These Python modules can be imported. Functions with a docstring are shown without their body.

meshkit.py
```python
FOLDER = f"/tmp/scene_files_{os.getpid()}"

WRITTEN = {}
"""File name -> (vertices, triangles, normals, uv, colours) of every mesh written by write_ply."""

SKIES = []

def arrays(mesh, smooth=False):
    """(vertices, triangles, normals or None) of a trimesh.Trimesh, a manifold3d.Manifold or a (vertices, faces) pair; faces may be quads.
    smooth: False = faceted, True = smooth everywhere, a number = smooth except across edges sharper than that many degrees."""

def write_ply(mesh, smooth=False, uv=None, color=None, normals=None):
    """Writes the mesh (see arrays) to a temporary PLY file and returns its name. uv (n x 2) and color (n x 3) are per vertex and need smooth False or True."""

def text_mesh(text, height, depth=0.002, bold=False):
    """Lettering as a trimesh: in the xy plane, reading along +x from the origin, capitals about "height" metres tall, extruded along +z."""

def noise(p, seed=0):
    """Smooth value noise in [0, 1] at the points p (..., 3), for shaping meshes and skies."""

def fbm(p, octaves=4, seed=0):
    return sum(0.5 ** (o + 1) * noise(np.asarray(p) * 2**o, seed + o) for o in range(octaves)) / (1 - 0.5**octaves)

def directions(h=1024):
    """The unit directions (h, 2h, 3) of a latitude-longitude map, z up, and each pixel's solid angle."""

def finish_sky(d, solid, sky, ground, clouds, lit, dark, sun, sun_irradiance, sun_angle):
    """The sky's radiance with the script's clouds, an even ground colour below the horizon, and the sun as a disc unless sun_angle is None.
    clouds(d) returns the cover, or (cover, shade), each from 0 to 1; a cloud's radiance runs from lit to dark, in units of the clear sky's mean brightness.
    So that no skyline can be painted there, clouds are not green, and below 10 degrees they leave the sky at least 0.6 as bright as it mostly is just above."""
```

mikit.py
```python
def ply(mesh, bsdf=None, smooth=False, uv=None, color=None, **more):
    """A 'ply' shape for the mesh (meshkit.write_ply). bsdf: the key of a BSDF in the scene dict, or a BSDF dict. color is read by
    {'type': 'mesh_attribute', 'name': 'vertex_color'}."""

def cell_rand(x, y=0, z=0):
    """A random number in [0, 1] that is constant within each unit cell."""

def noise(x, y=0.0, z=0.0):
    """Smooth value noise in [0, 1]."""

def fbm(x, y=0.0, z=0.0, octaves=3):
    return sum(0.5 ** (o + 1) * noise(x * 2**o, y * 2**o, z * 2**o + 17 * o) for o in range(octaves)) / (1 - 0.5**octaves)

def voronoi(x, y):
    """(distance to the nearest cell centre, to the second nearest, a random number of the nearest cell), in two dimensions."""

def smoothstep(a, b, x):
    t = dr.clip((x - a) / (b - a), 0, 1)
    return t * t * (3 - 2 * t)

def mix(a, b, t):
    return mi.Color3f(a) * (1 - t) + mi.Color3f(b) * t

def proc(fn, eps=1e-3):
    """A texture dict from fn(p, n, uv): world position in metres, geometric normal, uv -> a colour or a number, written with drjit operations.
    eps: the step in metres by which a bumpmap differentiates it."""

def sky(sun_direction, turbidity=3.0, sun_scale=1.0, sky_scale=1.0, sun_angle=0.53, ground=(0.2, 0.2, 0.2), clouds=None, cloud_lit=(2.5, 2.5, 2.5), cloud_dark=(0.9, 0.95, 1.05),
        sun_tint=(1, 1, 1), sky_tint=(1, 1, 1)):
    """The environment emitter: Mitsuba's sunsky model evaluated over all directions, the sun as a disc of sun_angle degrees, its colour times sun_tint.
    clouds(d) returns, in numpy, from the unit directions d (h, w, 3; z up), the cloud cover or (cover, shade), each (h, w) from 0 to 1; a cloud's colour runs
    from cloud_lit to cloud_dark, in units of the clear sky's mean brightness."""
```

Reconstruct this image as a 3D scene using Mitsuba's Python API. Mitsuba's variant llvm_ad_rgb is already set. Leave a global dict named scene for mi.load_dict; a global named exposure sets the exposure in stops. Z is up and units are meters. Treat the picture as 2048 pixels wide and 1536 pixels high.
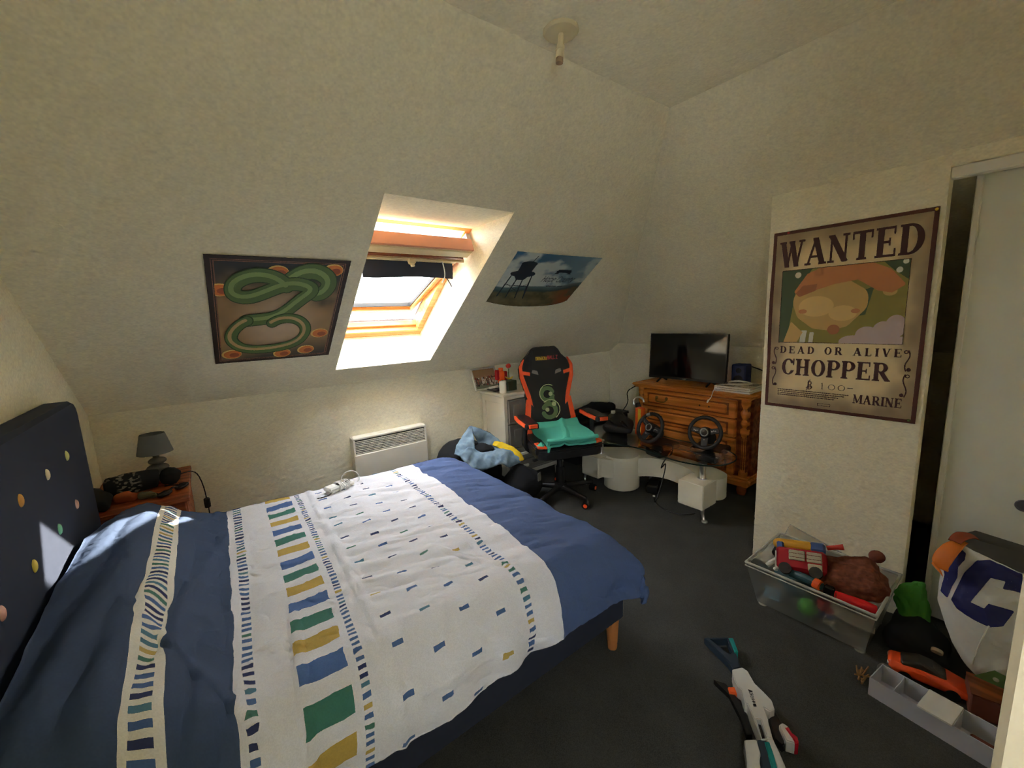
import math, random, numpy as np, trimesh, manifold3d as m3, mitsuba as mi, drjit as dr, mikit, meshkit
from shapely.geometry import Polygon, LineString, Point, box as sbox
from shapely import affinity, union_all
from mikit import noise, fbm, cell_rand, smoothstep, mix, voronoi
T = mi.ScalarTransform4f
rng = np.random.default_rng(7); random.seed(7)
scene, labels = {}, {}
exposure = 6.5
# ---------------------------------------------------------------- camera, sky, sun
EYE = np.array([0., 0., 1.5])
CAM = np.array([[0.794416, -0.605964, -0.041356], [-0.128737, -0.101448, -0.986476], [0.593574, 0.788996, -0.158602]])          # rows: right, down, forward
FOC = 825.
scene['camera'] = {'type': 'perspective', 'fov': float(2*np.degrees(np.arctan(1024/FOC))), 'fov_axis': 'x', 'near_clip': 0.01,
                   'to_world': T().look_at(origin=EYE.tolist(), target=(EYE+CAM[2]).tolist(), up=(-CAM[1]).tolist())}
SUN = np.array([.781, .428, .454])
scene['sky'] = mikit.sky(SUN, turbidity=4.0, sun_scale=.4, sky_scale=1.0, sun_tint=(.84, .98, 1.22), ground=(.35, .34, .30),
                         clouds=lambda d: np.clip(.86+.5*(meshkit.fbm(d*2.2+5, 4, 3)-.5), 0, 1), cloud_lit=(2.9, 3.05, 3.25), cloud_dark=(2.32, 2.45, 2.58))
# ---------------------------------------------------------------- helpers
def lin(c):
    c = np.asarray(c, float)/255
    return [float(x) for x in np.where(c < .04045, c/12.92, ((c+.055)/1.055)**2.4)]
def rgbt(c): return {'type': 'rgb', 'value': lin(c)}
def mat(name, c, rough=.6, metallic=0., spec=.5, **k):
    col = c if isinstance(c, dict) else rgbt(c)
    d = {'type': 'principled', 'base_color': col, 'roughness': rough, 'metallic': metallic, 'specular': spec}
    d.update(k)
    scene['m_'+name] = {'type': 'twosided', 'b': d}
    return 'm_'+name
def bumpmat(name, c, fn, scale, rough=.8, spec=.3, eps=1e-3, **k):
    col = c if isinstance(c, dict) else rgbt(c)
    d = {'type': 'principled', 'base_color': col, 'roughness': rough, 'specular': spec}; d.update(k)
    scene['m_'+name] = {'type': 'twosided', 'b': {'type': 'bumpmap', 'arbitrary': mikit.proc(fn, eps), 'scale': scale, 'b': d}}
    return 'm_'+name
def key(name):
    if name not in scene and name not in labels: return name
    i = 1
    while f'{name}_{i:03d}' in scene or f'{name}_{i:03d}' in labels: i += 1
    return f'{name}_{i:03d}'
def tag(k, label=None, cat=None, group=None, kind=None):
    d = {}
    if label: d['label'] = label
    if cat: d['category'] = cat
    if group: d['group'] = group
    if kind: d['kind'] = kind
    labels[k] = d
def obj(name, mesh, m, label=None, cat=None, group=None, kind=None, smooth=False, uv=None, color=None):
    k = key(name); scene[k] = mikit.ply(mesh, 'm_'+m, smooth=smooth, uv=uv, color=color)
    if label or cat or kind: tag(k, label, cat, group, kind)
    return k
def thing(name, label, cat, group=None):
    k = key(name); tag(k, label, cat, group); return k
def part(parent, name, mesh, m, label=None, smooth=False, uv=None, color=None, kind=None):
    k = key(parent+'__'+name); scene[k] = mikit.ply(mesh, 'm_'+m, smooth=smooth, uv=uv, color=color)
    if label or kind: tag(k, label, kind=kind)
    return k
def cat(*ms): return trimesh.util.concatenate([m for m in ms if m is not None])
def rotm(axis, deg): return trimesh.transformations.rotation_matrix(math.radians(deg), axis)
def mv(m, t=(0, 0, 0), rz=0, rx=0, ry=0, s=None):
    m = m.copy()
    if s is not None: m.apply_scale(s)
    if rx: m.apply_transform(rotm([1, 0, 0], rx))
    if ry: m.apply_transform(rotm([0, 1, 0], ry))
    if rz: m.apply_transform(rotm([0, 0, 1], rz))
    m.apply_translation(t); return m
def frame(m, o, ex, ey, ez=None):
    """mesh local axes -> world axes ex, ey, ez at origin o"""
    ex = np.asarray(ex, float); ey = np.asarray(ey, float)
    ez = np.cross(ex, ey) if ez is None else np.asarray(ez, float)
    M = np.eye(4); M[:3, 0], M[:3, 1], M[:3, 2], M[:3, 3] = ex, ey, ez, o
    m = m.copy(); m.apply_transform(M); return m
def bx(x0, x1, y0, y1, z0, z1, b=0.0):
    """box with chamfered edges"""
    b = min(b, (x1-x0)*.45, (y1-y0)*.45, (z1-z0)*.45)
    if b <= 0:
        return trimesh.creation.box(bounds=[[x0, y0, z0], [x1, y1, z1]])
    p = []
    for x, sx in ((x0, 1), (x1, -1)):
        for y, sy in ((y0, 1), (y1, -1)):
            for z, sz in ((z0, 1), (z1, -1)):
                p += [(x+sx*b, y+sy*b, z), (x+sx*b, y, z+sz*b), (x, y+sy*b, z+sz*b)]
    return trimesh.convex.convex_hull(np.array(p))
def cyl(r, p0, p1, n=20, r2=None):
    p0, p1 = np.asarray(p0, float), np.asarray(p1, float)
    if r2 is None: return trimesh.creation.cylinder(r, segment=[p0, p1], sections=n)
    d = p1-p0; h = np.linalg.norm(d)
    return frame(lathe([(0, 0), (r, 0), (r2, h), (0, h)], n), p0, *basis(d/h))
def basis(z):
    a = np.array([0, 0, 1.]) if abs(z[2]) < .9 else np.array([1., 0, 0])
    x = np.cross(a, z); x /= np.linalg.norm(x); return x, np.cross(z, x), z
def lathe(prof, n=28):
    return trimesh.creation.revolve(np.array(prof, float), sections=n)
def prism(pts, h, holes=None):
    pl = pts if isinstance(pts, Polygon) else Polygon(pts, holes)
    return trimesh.creation.extrude_polygon(pl, h, engine='earcut')
def spline(pts, n=8):
    from scipy.interpolate import CubicSpline
    p = np.asarray(pts, float); t = np.r_[0, np.cumsum(np.linalg.norm(np.diff(p, axis=0), axis=1))]
    return CubicSpline(t, p)(np.linspace(0, t[-1], (len(p)-1)*n+1))
def tube(pts, r, sides=8, n=6, smooth=True, caps=True):
    p = spline(pts, n) if smooth and len(pts) > 2 else np.asarray(pts, float)
    r = np.broadcast_to(np.interp(np.linspace(0, 1, len(p)), np.linspace(0, 1, len(np.atleast_1d(r))), np.atleast_1d(r)), (len(p),))
    t = np.gradient(p, axis=0); t /= np.linalg.norm(t, axis=1, keepdims=True)+1e-12
    x, y, _ = basis(t[0]); V = []
    a = np.arange(sides)*2*np.pi/sides
    for i in range(len(p)):
        x = x-t[i]*(x@t[i]); x /= np.linalg.norm(x)+1e-12; y = np.cross(t[i], x)
        V.append(p[i]+r[i]*(np.cos(a)[:, None]*x+np.sin(a)[:, None]*y))
    V = np.array(V).reshape(-1, 3); F = []
    for i in range(len(p)-1):
        for j in range(sides):
            q = [i*sides+j, i*sides+(j+1) % sides, (i+1)*sides+(j+1) % sides, (i+1)*sides+j]
            F += [[q[0], q[1], q[2]], [q[0], q[2], q[3]]]
    if caps:
        c0, c1 = len(V), len(V)+1; V = np.vstack([V, p[0], p[-1]]); L = (len(p)-1)*sides
        for j in range(sides):
            F += [[c0, (j+1) % sides, j], [c1, L+j, L+(j+1) % sides]]
    return trimesh.Trimesh(V, F, process=False)
def torus(R, r, n=40, m=10, arc=1.0):
    a = np.linspace(0, 2*np.pi*arc, n+1)
    return tube(np.c_[R*np.cos(a), R*np.sin(a), 0*a], r, m, smooth=False, caps=arc < 1)
def ball(r, c, s=(1, 1, 1), sub=2):
    m = trimesh.creation.icosphere(sub, 1.0); m.apply_scale(np.array(s)*r); m.apply_translation(c); return m
def hullballs(list_):
    """smooth convex piece round balls (x, y, z, r)"""
    return trimesh.convex.convex_hull(np.vstack([trimesh.creation.icosphere(2, r).vertices+np.array([x, y, z]) for x, y, z, r in list_]))
def grid(nu, nv, fn):
    """mesh of the surface fn(u, v) for u, v in [0, 1] (arrays); returns mesh and uv"""
    u, v = np.meshgrid(np.linspace(0, 1, nu), np.linspace(0, 1, nv), indexing='ij')
    P = fn(u, v).reshape(-1, 3); i, j = np.meshgrid(np.arange(nu-1), np.arange(nv-1), indexing='ij')
    q = np.stack([i*nv+j, (i+1)*nv+j, (i+1)*nv+j+1, i*nv+j+1], -1).reshape(-1, 4)
    return trimesh.Trimesh(P, np.vstack([q[:, [0, 1, 2]], q[:, [0, 2, 3]]]), process=False), np.c_[u.ravel(), v.ravel()]
def thicken(m, nu, nv, t):
    """closed cloth: the grid mesh m (nu x nv) with a second skin t below it"""
    n = np.array(m.vertex_normals); V = np.array(m.vertices); N = len(V)
    V2 = V-n*t; F = np.array(m.faces); R = []
    b = [i*nv for i in range(nu)]+[(nu-1)*nv+j for j in range(1, nv)]+[i*nv+nv-1 for i in range(nu-2, -1, -1)]+[j for j in range(nv-2, 0, -1)]
    for a, c in zip(b, b[1:]+b[:1]): R += [[a, a+N, c], [c, a+N, c+N]]
    return trimesh.Trimesh(np.vstack([V, V2]), np.vstack([F, F[:, ::-1]+N, np.array(R)]), process=False)
def fb(p, s=1., o=4, seed=0): return meshkit.fbm(np.asarray(p)*s+31.7, o, seed)-.5
def lump(m, amp, s, seed=0, o=3):
    m = m.copy(); m.vertices = m.vertices+m.vertex_normals*(fb(m.vertices, s, o, seed)*2*amp)[:, None]; return m
# planes of the room
TH1, TH2 = math.radians(37), math.radians(36)
ZC, KNEE, XW, XB = 2.478, 3.12, 3.78, 2.526       # ceiling, window-side knee wall, far knee wall, closet front
XL = -.52
SU = np.array([0, math.cos(TH1), -math.sin(TH1)]); SN = np.array([0, math.sin(TH1), math.cos(TH1)]); SO = np.array([0, 1.256, ZC])
WN = np.array([math.sin(TH2), 0, math.cos(TH2)]); WO = np.array([1.977, 0, ZC])
def SP(x, v, d=0.): return SO+np.array([x, 0, 0])+SU*v+SN*d
def zS(y): return ZC-(y-SO[1])*math.tan(TH1)
def zW(x): return ZC-(x-WO[0])*math.tan(TH2)
def yS(z): return SO[1]+(ZC-z)/math.tan(TH1)
# ---------------------------------------------------------------- materials of the shell
def stipple(P):
    a = meshkit.fbm(P*52, 2, 3)-.5; b = meshkit.noise(P*90, 9)
    return .0018+.0080*a+.0012*np.clip((b-.55)*4, 0, 1)
def lines(a, b, step, *through):
    ks = sorted([a, b, *through]); out = []
    for p_, q_ in zip(ks[:-1], ks[1:]): out.append(np.linspace(p_, q_, max(2, int(round((q_-p_)/step))+1))[:-1])
    return np.concatenate(out+[[b]])
def rough(us, vs, fn, n, hole=None, amp=1.):
    """stippled plaster sheet over the parameter lines us x vs, relief towards n"""
    u, v = np.meshgrid(us, vs, indexing='ij'); P = fn(u, v); d = stipple(P)*amp
    if hole is not None:
        x0, x1, y0, y1 = hole; e = 1e-6; edge = (u >= x0-e) & (u <= x1+e) & (v >= y0-e) & (v <= y1+e); d = np.where(edge, 0, d)
    P = P+d[..., None]*np.asarray(n); nu, nv = u.shape
    i, j = np.meshgrid(np.arange(nu-1), np.arange(nv-1), indexing='ij')
    if hole is not None:
        cu, cv = (u[:-1, :-1]+u[1:, 1:])/2, (v[:-1, :-1]+v[1:, 1:])/2; keep = ~((cu > x0) & (cu < x1) & (cv > y0) & (cv < y1)); i, j = i[keep], j[keep]
    q = np.stack([i*nv+j, (i+1)*nv+j, (i+1)*nv+j+1, i*nv+j+1], -1).reshape(-1, 4)
    m = trimesh.Trimesh(P.reshape(-1, 3), np.vstack([q[:, [0, 1, 2]], q[:, [0, 2, 3]]]), process=False)
    if m.face_normals[:50].mean(0)@np.asarray(n) < 0: m.invert()
    return m
ST = .009
def structure(name, flat, relief, m='plaster'):
    """one entry: the flat hard-edged shell and its stippled room-side skin"""
    v0, f0, n0 = meshkit.arrays(flat, 20); v1, f1, n1 = meshkit.arrays(relief, True)
    path = meshkit.write_ply((np.vstack([v0, v1]), np.vstack([f0, f1+len(v0)])), normals=np.vstack([n0, n1]))
    scene[name] = {'type': 'ply', 'filename': path, 'face_normals': False, 'bsdf': {'type': 'ref', 'id': 'm_'+m}}; tag(name, kind='structure')
def wallcol(p, n, uv):
    t = fbm(p.x*2.3, p.y*2.3, p.z*2.3, 3); g = noise(p.x*150, p.y*150, p.z*150)*.6+noise(p.x*75, p.y*75, p.z*75)*.4
    return mix(lin((229, 223, 197)), lin((237, 231, 208)), t)*(.86+.24*g)
mat('plaster', mikit.proc(wallcol), .9, spec=.15)
def carpetcol(p, n, uv):
    t = noise(p.x*420, p.y*420, 3.)*.6+fbm(p.x*9, p.y*9, 0., 2)*.4
    return mix(lin((54, 54, 51)), lin((80, 80, 76)), t)
bumpmat('carpet', mikit.proc(carpetcol), lambda p, n, uv: noise(p.x*300, p.y*300, 1.), .004, rough=.95, spec=.05)
mat('white_paint', (226, 224, 214), .5)
mat('casing_beige', (196, 182, 150), .5)
mat('door_panel', (214, 216, 204), .45)
mat('pull_grey', (92, 94, 104), .4, .5)
mat('dark_void', (30, 28, 26), .9)
def woodfn(a, b, sc=1., ax=0):
    def f(p, n, uv):
        q = [p.x, p.y, p.z][ax]; r = [[p.y, p.z], [p.x, p.z], [p.x, p.y]][ax]
        w = fbm(q*2.2*sc, r[0]*34*sc, r[1]*34*sc, 3)
        return mix(lin(a), lin(b), smoothstep(.28, .72, w))
    return mikit.proc(f)
mat('pine_x', woodfn((172, 96, 44), (208, 136, 74), 1., 0), .35)
# ---------------------------------------------------------------- structure
def fl(z, x0, x1, y0, y1, t): return bx(x0, x1, y0, y1, z-t, z)
obj('floor', bx(XL-.1, XW+.1, -1.8, KNEE+.1, -.1, 0), 'carpet', kind='structure')
structure('ceiling', bx(XL-.1, WO[0], -1.8, SO[1], ZC, ZC+.12), rough(lines(XL, WO[0], ST), lines(-.1, SO[1], ST), lambda u, v: np.stack([u, v, 0*u+ZC-.0005], -1), (0, 0, -1)))
def slab(poly3, n, t, hole3=None, hole3o=None):
    """polygon (world points) thickened t along n"""
    P = np.array(poly3); k = len(P); Q = P+np.array(n)*t
    hull = trimesh.convex.convex_hull(np.vstack([P, Q])); return hull
yh = yS(zW(XW))
# slope over the window wall with its opening and lining
V0, V1, X0, X1 = .707, 2.125, .725, 1.432           # opening on the room side
W0, W1, DD = 1.06, 2.12, .26                        # outer end of the lining
VE = (ZC-zS(KNEE))/math.sin(TH1)
def slope_mesh():
    hip = [(WO[0], 0.), (XW, (ZC-zS(yh))/math.sin(TH1))]
    outer = [(XL, 0.)]+hip+[(XW, VE), (XL, VE)]
    rm = Polygon(outer, [[(X0, V0), (X1, V0), (X1, V1), (X0, V1)]])
    ot = Polygon([(XL-.3, -.4), (XW+.4, -.4), (XW+.4, VE+.4), (XL-.3, VE+.4)], [[(X0, W0), (X1, W0), (X1, W1), (X0, W1)]])
    ms = []
    for pl, d in ((rm, .004), (ot, DD)):
        v, f = trimesh.creation.triangulate_polygon(pl, engine='earcut')
        ms.append(trimesh.Trimesh(np.array([SP(a, b, d) for a, b in v]), f, process=False))
    ri = [SP(X0, V0), SP(X1, V0), SP(X1, V1), SP(X0, V1)]; ro = [SP(X0, W0, DD), SP(X1, W0, DD), SP(X1, W1, DD), SP(X0, W1, DD)]
    for i in range(4):
        j = (i+1) % 4; ms.append(trimesh.Trimesh([ri[i], ri[j], ro[j], ro[i]], [[0, 1, 2], [0, 2, 3]], process=False))
    return cat(*ms)
def spg(u, v): return SO+np.stack([u, 0*u, 0*u], -1)+v[..., None]*SU
structure('wall_slope_window', slope_mesh(), rough(lines(XL, XW, ST, X0, X1), lines(0, VE, ST, V0, V1), spg, -SN, (X0, X1, V0, V1)))
WUP = np.array([WN[2], 0, -WN[0]])
def wpg(u, v): return np.array([WO[0], 0, ZC])-WN*.0005+u[..., None]*WUP+np.stack([0*v, v, 0*v], -1)
structure('wall_slope_far', slab([(WO[0], SO[1], ZC), (XW, yh, zW(XW)), (XW, -1.8, zW(XW)), (WO[0], -1.8, ZC)], WN, .12), rough(lines(0, (XW-WO[0])/WN[2], ST), lines(-.2, 3.1, ST), wpg, -WN))
structure('wall_window', bx(XL, XW+.1, KNEE, KNEE+.25, 0, zS(KNEE)), rough(lines(XL, XW, ST), lines(.0, zS(KNEE), ST), lambda u, v: np.stack([u, 0*u+KNEE-.0005, v], -1), (0, -1, 0)))
structure('wall_far', bx(XW, XW+.12, -1.8, KNEE, 0, zW(XW)+.02), rough(lines(.95, KNEE, ST), lines(.5, zW(XW)+.01, ST), lambda u, v: np.stack([0*u+XW-.0005, u, v], -1), (-1, 0, 0)))
structure('wall_bedhead', prism([(-1.8, 0), (KNEE, 0), (KNEE, zS(KNEE)), (SO[1], ZC), (-1.8, ZC)], .12, [[(-1.45, 1.15), (-.45, 1.15), (-.45, 2.05), (-1.45, 2.05)]]).apply_transform(
    np.array([[0, 0, -1, XL], [1, 0, 0, 0], [0, 1, 0, 0], [0, 0, 0, 1.]])), rough(lines(.8, KNEE, ST), lines(.5, 1.9, ST), lambda u, v: np.stack([0*u+XL+.0005, u, v], -1), (1, 0, 0)))
obj('wall_behind', bx(XL-.1, XW+.1, -1.9, -1.8, 0, ZC), 'plaster', kind='structure')
# the landing behind the entrance has its own side window, which lights the room from behind the camera
HY0, HY1, HZ0, HZ1 = -1.45, -.45, 1.15, 2.05
obj('window_2', cat(*[bx(XL-.09, XL-.03, a, b, c_, d_, .004) for a, b, c_, d_ in ((HY0, HY0+.05, HZ0, HZ1), (HY1-.05, HY1, HZ0, HZ1), (HY0, HY1, HZ0, HZ0+.05), (HY0, HY1, HZ1-.05, HZ1))]), 'white_paint', kind='structure')
scene['m_pane'] = {'type': 'thindielectric', 'int_ior': 1.5}
part('window_2', 'pane', trimesh.Trimesh([(XL-.06, HY0+.05, HZ0+.05), (XL-.06, HY1-.05, HZ0+.05), (XL-.06, HY1-.05, HZ1-.05), (XL-.06, HY0+.05, HZ1-.05)], [[0, 1, 2], [0, 2, 3]], process=False), 'pane')
# closet front: pier with the portrait poster, lintel, sliding door
YB0, YB1, TB = .33, .99, .085
pier = prism([(XB, 0), (XB+TB, 0), (XB+TB, zW(XB+TB)), (XB, zW(XB))], YB1-YB0)
pier = frame(pier, (0, YB1, 0), (1, 0, 0), (0, 0, 1))
side = frame(prism([(XB+TB, 0), (XW, 0), (XW, zW(XW)), (XB+TB, zW(XB+TB))], TB), (0, YB1, 0), (1, 0, 0), (0, 0, 1))
lint = frame(prism([(XB-.012, 2.03), (XB+TB, 2.03), (XB+TB, zW(XB+TB)), (XB-.012, zW(XB-.012))], YB0+.11), (0, YB0, 0), (1, 0, 0), (0, 0, 1))
structure('wall_closet', cat(pier, side, lint), rough(lines(YB0, YB1, .006), lines(0, zW(XB)-.001, .006), lambda u, v: np.stack([0*u+XB-.0005, u, v], -1), (-1, 0, 0)))
obj('trim_1', bx(XB+.004, XB+.05, -.11, YB0, 1.985, 2.03, .004), 'white_paint', kind='structure')
d2 = obj('door_1', bx(2.60, 2.62, -.109, .245, .02, 2.0, .003), 'door_panel', kind='structure')
part('door_1', 'finger_pull', cat(cyl(.024, (2.5965, .012, .655), (2.6005, .012, .655), 28), mv(torus(.022, .003, 28, 8), (2.596, .012, .655), ry=0) if False else mv(mv(torus(.022, .003, 28, 8), ry=90), (2.5965, .012, .655))), 'pull_grey')
part('door_1', 'edge_profile', cat(bx(2.592, 2.626, .24, .262, .02, 2.0, .004)), 'white_paint')
# entrance: wall end and casing on the right
obj('wall_entrance', bx(.70, XW, -.24, -.11, 0, ZC), 'plaster', kind='structure')
obj('trim_2', cat(bx(.655, .72, -.06, -.014, 0, 2.1, .006), bx(.64, .668, -.06, -.004, 0, 2.1, .007), bx(.655, .70, -.24, -.05, 0, 2.1)), 'casing_beige', kind='structure')
# ---------------------------------------------------------------- bed
ZT = .588
def hY(y): return np.interp(y, [.95, 1.15, 1.3, 2.0, 2.2, 2.42, 2.5], [.80, .95, 1., 1., .92, .72, .6])
def gX(x): return np.interp(x, [-.46, -.40, -.33, -.26, -.19, -.12, -.05, .02], [.17, .192, .198, .186, .125, .062, .018, 0])
def pat(p, n, uv):
    x, s = mi.Float(uv.x), mi.Float(uv.y)
    s = s+.0025*(noise(x*30, s*30, 3.)-.5); x = x+.0015*(noise(x*25, s*25, 9.)-.5)
    white = mi.Color3f(*lin((206, 206, 210))); cream = mi.Color3f(*lin((208, 205, 194)))
    blue = mi.Color3f(*lin((74, 90, 126))); head = mi.Color3f(*lin((62, 76, 102)))
    cb = [mi.Color3f(*lin(c)) for c in ((74, 98, 142), (52, 58, 90), (78, 116, 134), (72, 112, 98), (172, 150, 84))]
    def pick(k):
        r = cell_rand(k, 3, 1)
        return dr.select(r < .42, cb[0], dr.select(r < .66, cb[1], dr.select(r < .8, cb[2], dr.select(r < .9, cb[3], cb[4]))))
    c = dr.select(x < -.008, head, dr.select(x < .982, white, blue))
    c = dr.select((x > -.232) & (x < -.168), cream, c)
    def dashes(c, x0, x1, pitch, duty, ph):
        k = dr.floor(s/pitch+ph); f = s/pitch+ph-k
        return dr.select((x > x0) & (x < x1) & (f < duty), pick(k+ph*100), c)
    c = dashes(c, -.218, -.182, .0308, .52, .1)
    c = dashes(c, .016, .048, .0295, .52, .3)
    c = dashes(c, .292, .314, .0215, .5, .7)
    c = dashes(c, .838, .866, .0245, .5, .45)
    k = dr.floor((s+.017)/.1007); f = (s+.017)/.1007-k; m = k-3*dr.floor(k/3)
    big = dr.select(m < .5, mi.Color3f(*lin((176, 150, 78))), dr.select(m < 1.5, mi.Color3f(*lin((76, 102, 150))), mi.Color3f(*lin((66, 114, 100)))))
    c = dr.select((x > .155) & (x < .270) & (f < .56), big, c)
    gx = (x-.35)/.112; i = dr.floor(gx); gs = s/.118+.5*(i-2*dr.floor(i/2)); j = dr.floor(gs)
    fx, fs = gx-i, gs-j
    c = dr.select((x > .35) & (x < .80) & (dr.abs(fx-.5) < .16) & (dr.abs(fs-.5) < .055), pick(i*17+j*5+2), c)
    return c*(.94+.12*noise(x*500, s*500, 2.))
bumpmat('duvet', mikit.proc(pat), lambda p, n, uv: fbm(p.x*60, p.y*60, p.z*60, 2), .004, rough=.85, spec=.1, sheen=.3)
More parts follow.
